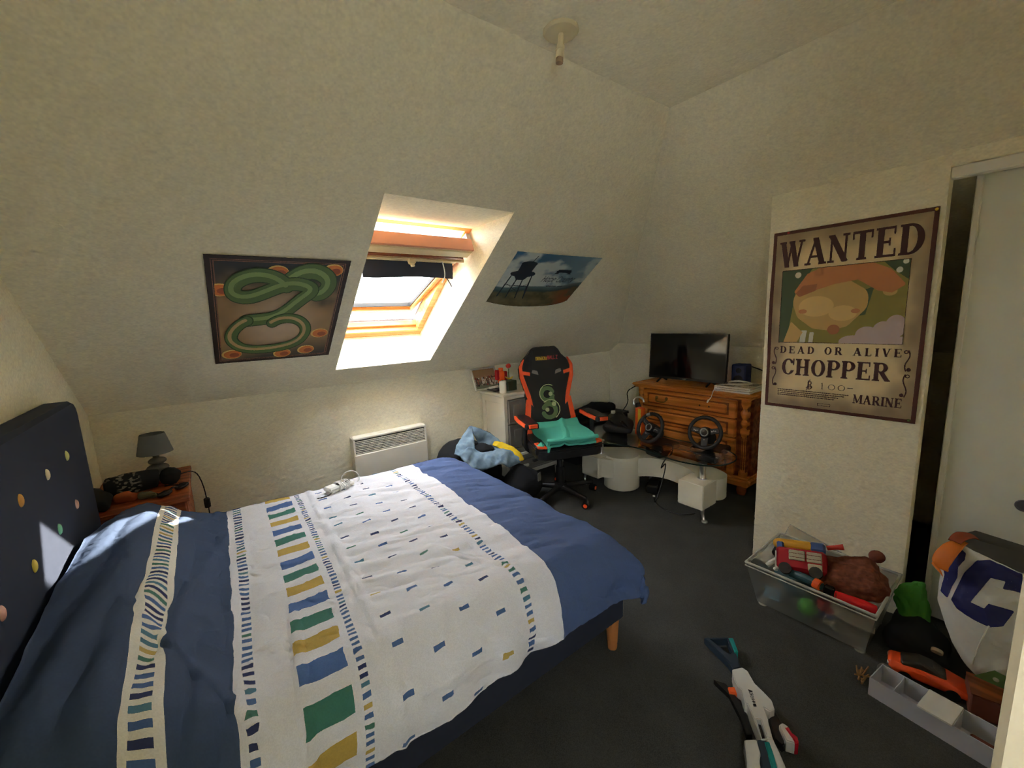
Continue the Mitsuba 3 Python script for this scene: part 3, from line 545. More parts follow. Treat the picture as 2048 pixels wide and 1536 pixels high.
part(ys, 'hem', strip([(1.84, 2.62, .46), (1.88, 2.56, .43), (1.90, 2.53, .40)], [.05, .06, .05], (-.3, -.6, .7), seed=9), 'yellow_cloth', smooth=True)
bp2 = thing('black_rucksack', 'black rucksack slumped on the floor in front of the white chest', 'rucksack')
part(bp2, 'body', lump(hullballs([(1.88, 2.50, .15, .13), (1.99, 2.49, .17, .12), (1.93, 2.52, .27, .07)]).subdivide().subdivide(), .012, 9, 5), 'black_cloth', smooth=True)
part(bp2, 'label_patch', mv(bx(-.002, .002, -.022, .022, -.04, .04, .001), (2.028, 2.385, .235), rz=-72), 'drawer_grey')
# ---------------------------------------------------------------- dark storage at the far left of the table
st = thing('storage_bench', 'low black storage box in the corner behind the glass table', 'storage box')
part(st, 'box', bx(2.88, 3.70, 2.80, 3.10, 0, .40, .01), 'black_cloth'); part(st, 'lid', bx(2.87, 3.71, 2.79, 3.105, .40, .43, .008), 'black_plastic')
obj('dark_jacket', lump(hullballs([(2.98, 2.94, .47, .05), (3.3, 2.95, .50, .07), (3.6, 2.96, .47, .05)]).subdivide().subdivide().subdivide(), .02, 12, 3), 'black_cloth', 'dark jacket heaped on the storage box in the corner', 'jacket', smooth=True)
# ---------------------------------------------------------------- gaming chair
mat('leather_black', (26, 27, 29), .38); mat('leather_orange', (238, 92, 46), .45); mat('towel_teal', (92, 190, 166), .95, sheen=.5)
mat('emblem_green', (92, 118, 74), .6); mat('emblem_pale', (176, 182, 138), .6); mat('letter_yellow', (230, 196, 66), .5); mat('letter_red', (188, 46, 60), .5)
mat('chrome', (214, 214, 212), .12, 1.0)
gc = thing('gaming_chair', 'black and orange gaming chair with a green emblem on its tall backrest', 'chair')
CO = np.array([2.275, 2.405, 0.]); cex = np.array([.925, -.38, 0]); cex /= np.linalg.norm(cex); cey = np.array([-cex[1], cex[0], 0])
def LC(m): return frame(m, CO, cex, cey)
def soft(poly, t, r=.015, n=3):
    """padded panel: outline poly (x, z) extruded along y with a rounded front"""
    ps = []
    for k in range(n+1):
        a = k/n*math.pi/2; q = poly.buffer(-r*(1-math.cos(math.pi/2-a))) if k else poly
        ps.append((poly.buffer(-r*(1-math.cos(a))), t-r+r*math.sin(a)))
    ms = []
    V, F = [], []
    m = prism(poly, t-r); ms.append(m)
    for (q, z) in ps[1:]:
        ms.append(mv(prism(q, z), (0, 0, 0)))
    return cat(*ms)
REC = math.radians(9)
def LB(m):   # backrest plane: local (x, up, out towards the sitter)
    o = CO+cey*.205+np.array([0, 0, .50]); up = cey*math.sin(REC)+np.array([0, 0, math.cos(REC)])
    return frame(m, o, cex, up, -cey*math.cos(REC)+np.array([0, 0, math.sin(REC)]))
def sym(pts): return Polygon([(x, y) for x, y in pts]+[(-x, y) for x, y in pts[::-1]])
back = sym([(.205, -.04), (.215, .10), (.190, .26), (.205, .40), (.232, .50), (.236, .57), (.205, .635), (.158, .68), (.115, .73), (.088, .748)]).buffer(.012).buffer(-.012)
part(gc, 'backrest', LB(mv(soft(back, .075, .03), (0, 0, -.06))), 'leather_black', smooth=50)
holes = [[(s*.075, .505), (s*.135, .525), (s*.128, .555), (s*.085, .54)] for s in (1, -1)]
for s in (1, -1):
    wing = Polygon([(s*.240, .585), (s*.20, .645), (s*.224, .575), (s*.215, .50), (s*.165, .33), (s*.15, .24), (s*.17, .25), (s*.205, .37), (s*.240, .49)]).buffer(.003)
    part(gc, 'wing_stripe', LB(mv(soft(wing, .03, .008, 2), (0, 0, .006))), 'leather_orange', smooth=40)
    low = Polygon([(s*.198, .30), (s*.165, .30), (s*.185, .12), (s*.178, -.02), (s*.222, -.02), (s*.228, .12)]).buffer(.004)
    part(gc, 'bolster_stripe', LB(mv(soft(low, .03, .008, 2), (0, 0, .010))), 'leather_orange', smooth=40)
    bar = Polygon([(s*.232, .52), (s*.155, .502), (s*.152, .532), (s*.236, .552)])
    part(gc, 'shoulder_bar', LB(mv(soft(bar, .012, .004, 2), (0, 0, .018))), 'leather_orange')
    part(gc, 'belt_hole', LB(mv(prism(holes[0 if s > 0 else 1], .006), (0, 0, .016))), 'drawer_grey', 'grey lined belt hole')
    pad = Polygon([(s*.15, .24), (s*.165, .30), (s*.185, .12), (s*.178, -.02), (s*.10, -.02), (s*.12, .12)])
    part(gc, 'bolster', LB(mv(soft(pad, .05, .02), (0, 0, -.005))), 'leather_black', smooth=40)
hd = sym([(.148, .56), (.142, .65), (.108, .715), (.082, .738)]).buffer(.01)
part(gc, 'head_cushion', LB(mv(soft(hd, .045, .02), (0, 0, .004))), 'leather_black', smooth=50)
def txt(s_, h, bold=True, d=.0012): return meshkit.text_mesh(s_, h, d, bold)
def fit(m, w, h=None):
    b = m.bounds; m = m.copy(); m.apply_translation(-np.r_[(b[0, :2]+b[1, :2])/2, 0]); sx = w/(b[1, 0]-b[0, 0]); sy = sx if h is None else h/(b[1, 1]-b[0, 1])
    m.apply_transform(np.diag([sx, sy, 1, 1])); return m
tx = LB(mv(fit(txt('DRAGON', .03), .098, .032), (-.052, .645, .0505))); part(gc, 'headrest_lettering', tx, 'letter_yellow', 'yellow lettering')
tx = LB(mv(fit(txt('BALL Z', .03), .092, .034), (.052, .649, .0505))); part(gc, 'headrest_lettering', tx, 'letter_red', 'red lettering')
# emblem: two plain interlaced rings of green embroidery
def ringp(cx, cy, R, w, a0=0, a1=360): 
    t = np.radians(np.linspace(a0, a1, 40)); return LineString(np.c_[cx+R*np.cos(t), cy+R*np.sin(t)]).buffer(w)
em = union_all([ringp(-.01, .335, .052, .017, 20, 340), ringp(.0, .19, .058, .019, -160, 150), LineString([(.035, .30), (.05, .26), (.02, .235)]).buffer(.014)])
part(gc, 'emblem', LB(cat(*[mv(prism(g, .002), (0, 0, .016)) for g in getattr(em, 'geoms', [em])])), 'emblem_green', 'green ring emblem')
em2 = union_all([ringp(.0, .34, .078, .0035, 60, 250), ringp(.01, .20, .085, .0035, -60, 130), Point(.02, .335).buffer(.018), Point(-.02, .20).buffer(.018), Point(.045, .245).buffer(.02)])
part(gc, 'emblem_highlight', LB(cat(*[mv(prism(g, .003), (0, 0, .0165)) for g in getattr(em2, 'geoms', [em2])])), 'emblem_pale')
seat = Polygon([(-.19, -.20), (.19, -.20), (.20, .16), (-.20, .16)]).buffer(.075)
part(gc, 'seat', LC(mv(soft(seat, .075, .03), (0, 0, .425))), 'leather_black', smooth=50)
for s in (1, -1):
    part(gc, 'seat_bolster', LC(mv(soft(Polygon([(s*.16, -.23), (s*.268, -.21), (s*.268, .15), (s*.17, .16)]).buffer(.012), .065, .03), (0, 0, .46))), 'leather_black', smooth=50)
    part(gc, 'seat_stripe', LC(mv(soft(Polygon([(s*.20, -.262), (s*.262, -.24), (s*.262, -.13), (s*.225, -.12)]), .018, .006), (0, 0, .512))), 'leather_orange')
    ax_ = s*.292
    arm = Polygon([(ax_-.04, -.20), (ax_+.04, -.20), (ax_+.045, .02), (ax_+.03, .12), (ax_-.035, .12), (ax_-.045, .0)]).buffer(.012)
    part(gc, 'armrest', LC(mv(soft(arm, .04, .015), (0, 0, .665))), 'leather_black', smooth=50)
    st_ = LineString([(ax_-.047, .12), (ax_-.055, .0), (ax_-.05, -.16), (ax_-.02, -.212), (ax_+.03, -.212)])
    part(gc, 'armrest_stripe', LC(mv(prism(st_.buffer(.009), .026), (0, 0, .672))), 'leather_orange')
    part(gc, 'armrest_post', LC(cat(tube([(ax_, -.02, .67), (ax_+s*.005, .0, .55), (ax_-s*.02, .0, .44), (s*.2, 0, .425)], .020, 10))), 'black_plastic', smooth=True)
part(gc, 'seat_plate', LC(cat(bx(-.14, .14, -.14, .14, .375, .415, .01), bx(-.05, .05, -.08, .08, .34, .38, .01))), 'black_plastic')
part(gc, 'lever', LC(tube([(-.05, -.05, .385), (-.22, -.08, .375), (-.26, -.085, .368)], [.006, .006, .013], 8)), 'black_plastic')
part(gc, 'gas_post', LC(cat(cyl(.036, (0, 0, .10), (0, 0, .26), 24), cyl(.025, (0, 0, .26), (0, 0, .36), 20))), 'black_plastic', smooth=40)
part(gc, 'hub', LC(cyl(.05, (0, 0, .06), (0, 0, .125), 24)), 'black_plastic', smooth=40)
for k in range(5):
    a = math.radians(-70+72*k); c_, s_ = math.cos(a), math.sin(a)
    part(gc, 'base_arm', LC(mv(hullballs([(.04, 0, .088, .026), (.29, 0, .078, .016)]), rz=math.degrees(a))), 'black_plastic', smooth=40)
    w = part(gc, 'caster', LC(cat(mv(cyl(.028, (-.010, -.024, .028), (-.010, .024, .028), 20), (.31*c_, .31*s_, 0), rz=math.degrees(a)+30), cyl(.008, (.30*c_, .30*s_, .03), (.30*c_, .30*s_, .075), 10))), 'black_gloss', smooth=40)
    part(w, 'wheel_cap', LC(mv(cyl(.016, (-.010, -.026, .028), (-.010, .026, .028), 16), (.31*c_, .31*s_, 0), rz=math.degrees(a)+30)), 'leather_orange')
# towel folded on the seat
def towel():
    def sheet(u, v, lay):
        x = -.20+.41*u; y = -.268+.40*v
        z = .532+.020*lay+.030*np.clip((.10-v)/.1, 0, 1)*0+.012*(meshkit.fbm(np.stack([u*5, v*5, 0*u+lay*3], -1), 3, 5)-.5)
        z = z+.045*np.clip((v-.8)/.2, 0, 1)**2+.018*np.exp(-((u-.5-.3*(v-.5))/.05)**2)
        x = x+.02*np.sin(v*3)+.02*(v-.5)*u; y = y+.014*np.sin(u*6+lay)
        z = z-.05*np.clip((.06-u)/.06, 0, 1)**2*np.clip(1-v, 0, 1)
        return np.stack([x, y, z], -1)
    ms = []
    for lay, t in ((0, .014), (1.25, .014), (2.3, .016)):
        m, _ = grid(60, 60, lambda u, v: sheet(u, v, lay))
        if m.face_normals[:, 2].mean() < 0: m.invert()
        ms.append(thicken(m, 60, 60, t))
    e = [(-.205+.41*i/12, -.276+.012*math.sin(i*.55), .552+.016*math.sin(i*.9)) for i in range(13)]
    ms.append(lump(tube([(-.20, -.265, .578), (-.1, -.285, .575), (.02, -.280, .572), (.15, -.29, .575), (.205, -.275, .575)], .016, 10), .003, 40))
    ms.append(lump(tube([(-.215, -.22, .535), (-.245, -.20, .515), (-.26, -.18, .508)], [.03, .025, .006], 10), .003, 30))
    return cat(*ms)
def terry(p, n, uv): return fbm(p.x*160, p.y*160, p.z*160, 2)
bumpmat('towel', (92, 190, 166), terry, .01, rough=.95, spec=.05, sheen=.4)
obj('towel', LC(towel()), 'towel', 'teal bath towel folded on the seat of the gaming chair', 'towel', smooth=60)
# ---------------------------------------------------------------- dresser
mat('oak', woodfn((172, 98, 40), (210, 136, 66), 1., 1), .3)
mat('oak_dark', woodfn((96, 48, 22), (134, 70, 32), 1., 1), .35)
mat('brass', (120, 92, 50), .35, .9)
ds = thing('dresser', 'rustic orange brown wooden dresser with carved corner columns under the television', 'dresser')
dx0, dx1, dy0, dy1 = 3.335, 3.76, 1.385, 2.425
part(ds, 'top', cat(bx(dx0-.035, dx1, dy0-.03, dy1+.03, .808, .835, .010), bx(dx0-.018, dx1, dy0-.015, dy1+.015, .792, .81, .006)), 'oak')
part(ds, 'carcass', cat(bx(dx0+.02, dx1, dy0+.015, dy1-.015, .12, .795), bx(dx0+.01, dx0+.04, dy0+.085, dy1-.085, .12, .795), bx(dx0+.07, dx1, dy0, dy0+.02, .12, .795), bx(dx0+.07, dx1, dy1-.02, dy1, .12, .795)), 'oak_dark')
part(ds, 'plinth', cat(bx(dx0-.02, dx1, dy0-.02, dy1+.02, .08, .135, .012), bx(dx0-.008, dx1, dy0-.01, dy1+.01, .135, .155, .006)), 'oak')
for x in (dx0+.04, dx1-.06):
    for y in (dy0+.05, dy1-.05): part(ds, 'foot', mv(lathe([(0, 0), (.028, 0), (.038, .03), (.034, .06), (.024, .082), (0, .082)], 20), (x, y, 0)), 'oak_dark', smooth=40)
for y in (dy0+.042, dy1-.042):
    pr = [(0, .155), (.034, .155), (.034, .19), (.026, .20), (.026, .50), (.034, .515), (.034, .545), (.018, .56), (.033, .59), (.033, .60), (.020, .625), (.034, .66), (.036, .68), (.020, .715), (.030, .735), (.034, .75), (.034, .792), (0, .792)]
    cm = part(ds, 'corner_column', mv(lathe(pr, 24), (dx0+.034, y, 0)), 'oak', smooth=35)
    for k in range(5):
        a = math.radians(180+(k-2)*30)
        part(cm, 'flute', mv(bx(-.005, .005, -.0035, .0035, .215, .49, .003), (dx0+.034+.027*math.cos(a), y+.027*math.sin(a), 0), rz=math.degrees(a)), 'oak_dark')
zz = [.785, .628, .470, .315, .160]
for i in range(4):
    z1, z0 = zz[i]-.006, zz[i+1]+.006
    k = part(ds, 'drawer', bx(dx0-.028, dx0+.03, dy0+.095, dy1-.095, z0, z1, .008), 'oak')
    zc = (z0+z1)/2
    part(k, 'panel_groove', bx(dx0-.0295, dx0-.02, dy0+.145, dy1-.145, z0+.022, z1-.022, .002), 'oak_dark')
    part(k, 'raised_panel', bx(dx0-.042, dx0-.02, dy0+.160, dy1-.160, z0+.036, z1-.036, .014), 'oak')
    if i == 0:
        hy = dy1-.30
        part(k, 'bail_handle', cat(tube([(dx0-.045, hy-.05, zc+.015), (dx0-.06, hy-.045, zc-.01), (dx0-.064, hy, zc-.018), (dx0-.06, hy+.045, zc-.01), (dx0-.045, hy+.05, zc+.015)], .005, 8),
             ball(.014, (dx0-.043, hy-.05, zc+.015), (.5, 1, 1.2)), ball(.014, (dx0-.043, hy+.05, zc+.015), (.5, 1, 1.2))), 'brass', smooth=True)
    for hy in ((dy0+.30, dy0+.38) if i == 0 else ((dy1-.30,) if i == 1 else ())):
        part(k, 'screw_hole', mv(cyl(.007, (dx0-.0428, hy, zc), (dx0-.036, hy, zc), 14)), 'dark_void')
# television
mat('screen', (9, 9, 11), .06, spec=.6)
def LTV(m): return mv(mv(m, (-3.52, 0, -.868)), (3.52, 0, .868), ry=4) if False else frame(mv(m, (-3.52, 0, -.868)), (3.52, 0, .868), (math.cos(.065), 0, -math.sin(.065)), (0, 1, 0), (math.sin(.065), 0, math.cos(.065)))
tv = thing('television', 'black flat television with glossy screen standing on the dresser', 'television')
tx0, ty0, ty1, tz0, tz1 = 3.50, 1.66, 2.40, .868, 1.292
part(tv, 'housing', LTV(cat(bx(tx0+.002, tx0+.035, ty0, ty1, tz0, tz1, .006), bx(tx0+.03, tx0+.065, ty0+.15, ty1-.15, tz0+.03, tz1-.10, .01))), 'black_plastic')
part(tv, 'bezel', LTV(cat(bx(tx0-.004, tx0+.004, ty0, ty1, tz0, tz0+.022, .002), bx(tx0-.004, tx0+.004, ty0, ty1, tz1-.010, tz1, .002), bx(tx0-.004, tx0+.004, ty0, ty0+.010, tz0, tz1, .002), bx(tx0-.004, tx0+.004, ty1-.010, ty1, tz0, tz1, .002))), 'black_gloss')
part(tv, 'screen', LTV(bx(tx0-.001, tx0+.004, ty0+.009, ty1-.009, tz0+.02, tz1-.009)), 'screen')
part(tv, 'maker_mark', LTV(bx(tx0-.0055, tx0-.003, 2.012, 2.045, tz0+.007, tz0+.013)), 'alu')
for y in (ty0+.13, ty1-.13): part(tv, 'stand_foot', cat(tube([(tx0+.02, y, tz0+.01), (tx0-.06, y, .842)], .008, 8, smooth=False), tube([(tx0+.02, y, tz0+.01), (tx0+.10, y, .842)], .008, 8, smooth=False)), 'black_plastic', smooth=True)
# console and cables
gs = thing('game_console', 'white layered game console lying on the right end of the dresser', 'game console')
for i in range(3): part(gs, 'layer', bx(3.345, 3.62, 1.395, 1.675, .8355+i*.0165, .8355+.0135+i*.0165, .003), 'white_plastic')
part(gs, 'core', bx(3.352, 3.61, 1.402, 1.668, .837, .882), 'gasket')
cb = [(3.50+.09*math.cos(t)*(1+.06*math.sin(3*t)), 1.54+.085*math.sin(t), .887+.004*t/6+.003*math.sin(2*t)) for t in np.linspace(0, 17, 60)]
wcab = cb+[(3.40, 1.60, .888), (3.32, 1.63, .886), (3.285, 1.645, .855), (3.28, 1.66, .80), (3.275, 1.68, .765)]
wk = thing('charging_cable', 'white charging cable coiled on the game console with its plug hanging over the top drawer', 'cable')
part(wk, 'lead', tube(wcab, .0032, 6, n=2), 'white_plastic', smooth=True); part(wk, 'plug', tube([(3.275, 1.68, .768), (3.272, 1.69, .745)], .007, 8, smooth=False), 'white_plastic')
mat('blue_box', (34, 44, 86), .6)
sp = thing('speaker_box', 'dark blue speaker standing behind the right end of the television', 'speaker')
part(sp, 'body', bx(3.60, 3.72, 1.545, 1.66, .836, 1.03, .008), 'blue_box'); part(sp, 'grille', cyl(.04, (3.598, 1.60, .90), (3.604, 1.60, .90), 24), 'black_plastic'); part(sp, 'tweeter', cyl(.022, (3.598, 1.60, .98), (3.604, 1.60, .98), 20), 'black_plastic')
obj('wall_cable', tube([(3.72, 1.545, 1.005), (3.755, 1.45, .965), (3.765, 1.35, .93), (3.768, 1.2, .90), (3.768, 1.05, .88)], .005, 6), 'black_plastic', 'black cable running from the blue speaker along the far wall', 'cable', smooth=True)
obj('hanging_cable', tube([(3.38, 2.46, .79), (3.42, 2.56, .74), (3.50, 2.66, .66), (3.56, 2.70, .56), (3.50, 2.70, .50), (3.40, 2.66, .47)], .005, 6), 'black_plastic', 'black cable looping down beside the left end of the dresser', 'cable', smooth=True)
# ---------------------------------------------------------------- coffee table
scene['m_table_glass'] = {'type': 'thindielectric', 'int_ior': 1.52, 'specular_transmittance': {'type': 'rgb', 'value': [.52, .58, .53]}}
mat('lacquer', (220, 214, 192), .3); mat('glass_edge', (26, 40, 36), .15)
ct = thing('coffee_table', 'wavy glass coffee table on white cubes with chrome posts in front of the dresser', 'coffee table')
ol = np.array([(2.62, 2.60), (2.565, 2.42), (2.60, 2.24), (2.68, 2.08), (2.71, 1.95), (2.69, 1.78), (2.665, 1.62), (2.69, 1.45), (2.78, 1.34), (2.92, 1.305), (3.05, 1.34), (3.135, 1.45), (3.15, 1.62), (3.13, 1.80), (3.14, 2.0), (3.17, 2.2), (3.18, 2.4), (3.12, 2.58), (2.96, 2.69), (2.76, 2.69)])
from scipy.interpolate import CubicSpline
tt = np.arange(len(ol)+1); csp = CubicSpline(tt, np.vstack([ol, ol[:1]]), bc_type='periodic'); oc = csp(np.linspace(0, len(ol), 121)[:-1])
gv, gf = trimesh.creation.triangulate_polygon(Polygon(oc), engine='earcut')
part(ct, 'glass_top', trimesh.Trimesh(np.c_[gv, np.full(len(gv), .425)], gf, process=False), 'table_glass')
ring = Polygon(oc).difference(Polygon(oc).buffer(-.003)); part(ct, 'glass_edge', mv(prism(ring, .010), (0, 0, .416)), 'glass_edge')
so = np.array([(2.60, 2.44), (2.60, 2.24), (2.72, 2.10), (2.90, 1.98), (2.95, 1.80), (2.90, 1.62), (2.84, 1.50), (2.86, 1.38), (2.98, 1.37), (3.06, 1.48), (3.10, 1.70), (3.10, 1.95), (3.08, 2.15), (2.98, 2.32), (2.85, 2.45), (2.72, 2.50)])
c2 = CubicSpline(np.arange(len(so)+1), np.vstack([so, so[:1]]), bc_type='periodic')(np.linspace(0, len(so), 101)[:-1])
part(ct, 'wave_shelf', mv(prism(Polygon(c2), .16), (0, 0, .125)), 'lacquer', smooth=30)
for (x, y, fx, fy) in ((2.735, 1.465, 2.70, 1.385), (2.655, 2.335, 2.60, 2.42)):
    part(ct, 'cube', bx(x-.095, x+.095, y-.095, y+.095, .115, .30, .006), 'lacquer')
    part(ct, 'post', cat(cyl(.021, (x+.03, y-.02, .30), (x+.03, y-.02, .418), 24), cyl(.032, (x+.03, y-.02, .30), (x+.03, y-.02, .306), 24), cyl(.03, (x+.03, y-.02, .412), (x+.03, y-.02, .4185), 24)), 'chrome', smooth=40)
    part(ct, 'leg', cat(tube([(x-.02, y-.06, .118), (fx+.01, fy+.02, .06), (fx, fy, .018)], [.016, .012, .010], 10), ball(.019, (fx, fy, .014), (1.2, 1.2, .7))), 'chrome', smooth=True)
part(ct, 'leg', cat(tube([(3.02, 2.05, .128), (3.03, 2.05, .02)], .012, 10, smooth=False), ball(.019, (3.03, 2.05, .014), (1.2, 1.2, .7))), 'chrome', smooth=True)
pfm = thing('pouf', 'round white stool tucked under the glass coffee table', 'stool')
part(pfm, 'body', mv(lathe([(0, .012), (.142, .012), (.15, .02), (.15, .262), (0, .262)], 48), (2.80, 2.185, 0)), 'lacquer', smooth=40)
part(pfm, 'cushion', mv(lathe([(0, .262), (.152, .262), (.155, .27), (.152, .285), (.14, .298), (0, .305)], 48), (2.80, 2.185, 0)), 'lacquer', smooth=40)
for a in (30, 150, 270): part(pfm, 'glide', cyl(.012, (2.80+.11*math.cos(math.radians(a)), 2.185+.11*math.sin(math.radians(a)), 0), (2.80+.11*math.cos(math.radians(a)), 2.185+.11*math.sin(math.radians(a)), .012), 12), 'chrome')
# steering wheels
mat('grip_black', (30, 31, 33), .55)
def wheel(x, y, face, tilt, roll, label, bdir):
    k = thing('steering_wheel', label, 'steering wheel', None)
    f = np.array([math.cos(math.radians(face)), math.sin(math.radians(face)), 0.]); c = np.array([x, y, 0])
    nrm = f*math.cos(math.radians(tilt))+np.array([0, 0, math.sin(math.radians(tilt))])
    ex_ = np.cross([0, 0, 1], nrm); ex_ /= np.linalg.norm(ex_); ey_ = np.cross(nrm, ex_)
    cr, sr = math.cos(math.radians(roll)), math.sin(math.radians(roll)); ex2 = ex_*cr+ey_*sr; ey2 = np.cross(nrm, ex2)
    o_ = c+np.array([0, 0, .562])
    def LW(m): return frame(m, o_, ex2, ey2, nrm)
    part(k, 'rim', LW(cat(torus(.118, .0145, 56, 12))), 'grip_black', smooth=True)
    for s in ((-1,) if roll < 0 else ()): part(k, 'rim_accent', LW(mv(torus(.118, .0152, 14, 12, .05), rz=18 if s > 0 else 126)), 'alu', smooth=True)
    part(k, 'hub', LW(cat(lathe([(0, -.03), (.042, -.03), (.045, 0), (.036, .016), (0, .02)], 28))), 'black_gloss', smooth=40)
    part(k, 'hub_ring', LW(mv(torus(.027, .005, 30, 8), (0, 0, .017))), 'alu', smooth=True)
    for (a, w_) in ((12, .017), (168, .017), (270, .022)):
        s_ = mv(hullballs([(.03, -w_, -.006, .007), (.03, w_, -.006, .007), (.108, -w_*.8, 0, .006), (.108, w_*.8, 0, .006)]), rz=a)
        sk = part(k, 'spoke', LW(s_), 'grip_black', smooth=40)
        for j in range(3 if a != 270 else 1): part(sk, 'button', LW(mv(cyl(.0045, (.055+j*.013, .004*(j % 2), .0), (.055+j*.013, .004*(j % 2), .011), 10), rz=a)), 'alu')
    part(k, 'paddle', LW(cat(bx(-.07, .07, -.012, .012, -.028, -.020, .003))), 'black_gloss')
    b_ = np.array([x, y, .426])-f*.12
    part(k, 'column', hullballs([tuple(o_-nrm*.04)+(.045,), tuple(b_+np.array([0, 0, .075])+f*.03)+(.05,)]), 'grip_black', smooth=40)
    part(k, 'base', frame(cat(bx(-.12, .12, -.11, .11, 0, .05, .012), bx(-.085, .085, -.08, .095, .045, .12, .02)), b_, ex_, f), 'black_plastic')
    part(k, 'clamp_knob', frame(cat(ball(.012, (-.085, .085, .05)), ball(.012, (.085, .085, .05))), b_, ex_, f), 'chrome', smooth=True)
    return k
wheel(2.865, 1.95, 172, 26, -18, 'black racing wheel at the middle of the glass table beside the orange carton', 0)
wheel(3.03, 1.575, 186, 16, 4, 'black racing wheel at the right end of the glass table in front of the drawers', 0)
# other things on the table
pdl = thing('pedal_unit', 'black pedal box and controllers stacked at the left of the glass table', 'pedals')
part(pdl, 'body', lump(hullballs([(2.90, 2.42, .47, .04), (3.02, 2.30, .50, .06), (2.96, 2.24, .47, .04), (3.06, 2.42, .54, .05)]).subdivide().subdivide(), .012, 22, 3), 'black_plastic', smooth=True)
part(pdl, 'pedal', mv(bx(-.03, .03, -.045, .045, 0, .014, .004), (2.90, 2.36, .52), rx=40, rz=30), 'black_gloss'); part(pdl, 'pedal', mv(bx(-.03, .03, -.045, .045, 0, .014, .004), (2.93, 2.26, .51), rx=40, rz=30), 'black_gloss')
oc_ = thing('orange_carton', 'orange and yellow carton standing behind the left racing wheel', 'carton')
part(oc_, 'box', bx(3.02, 3.08, 2.145, 2.21, .426, .665, .003), 'orange_plastic'); part(oc_, 'panel', bx(3.017, 3.021, 2.148, 2.178, .43, .662), 'yellow_plastic')
hs = thing('headset', 'silver headset loop leaning behind the orange carton', 'headset')
part(hs, 'band', mv(torus(.045, .009, 30, 8, .62), (3.10, 2.23, .70), rx=80, rz=-60), 'chrome', smooth=True); part(hs, 'earcup', ball(.03, (3.12, 2.25, .66), (.6, 1, 1)), 'black_plastic', smooth=True)
part(hs, 'arm', tube([(3.12, 2.25, .66), (3.13, 2.25, .54), (3.13, 2.24, .43)], .008, 8), 'black_plastic', smooth=True)
bt = thing('camouflage_jug', 'olive jug with a straw among the clutter at the table left end', 'jug')
part(bt, 'body', mv(lathe([(0, 0), (.045, 0), (.05, .03), (.046, .10), (.025, .125), (0, .125)], 20), (3.10, 2.52, .426)), 'olive_cloth', smooth=40); part(bt, 'cap', cyl(.02, (3.10, 2.52, .55), (3.10, 2.52, .575)), 'chest_white'); part(bt, 'straw', tube([(3.10, 2.52, .57), (3.07, 2.47, .52), (3.04, 2.43, .47)], .004, 6), 'chest_white')
obj('table_cable', tube([(2.93, 1.86, .43), (2.80, 1.72, .418), (2.70, 1.72, .36), (2.74, 1.76, .30), (2.86, 1.80, .292), (2.80, 1.78, .20), (2.72, 1.80, .02)], .0045, 6), 'black_plastic', 'thin black cable hanging over the front of the glass table', 'cable', smooth=True)
pw = thing('power_strip', 'black power adapter lying on the carpet under the glass table', 'power adapter')
part(pw, 'body', mv(bx(-.09, .09, -.05, .05, 0, .07, .012), (2.93, 1.95, .001), rz=25), 'black_plastic'); part(pw, 'plug', ball(.014, (2.80, 1.86, .014)), 'chrome', smooth=True); part(pw, 'lead', tube([(2.80, 1.86, .012), (2.72, 1.78, .005), (2.68, 1.6, .005), (2.78, 1.50, .005)], .004, 6), 'black_plastic')
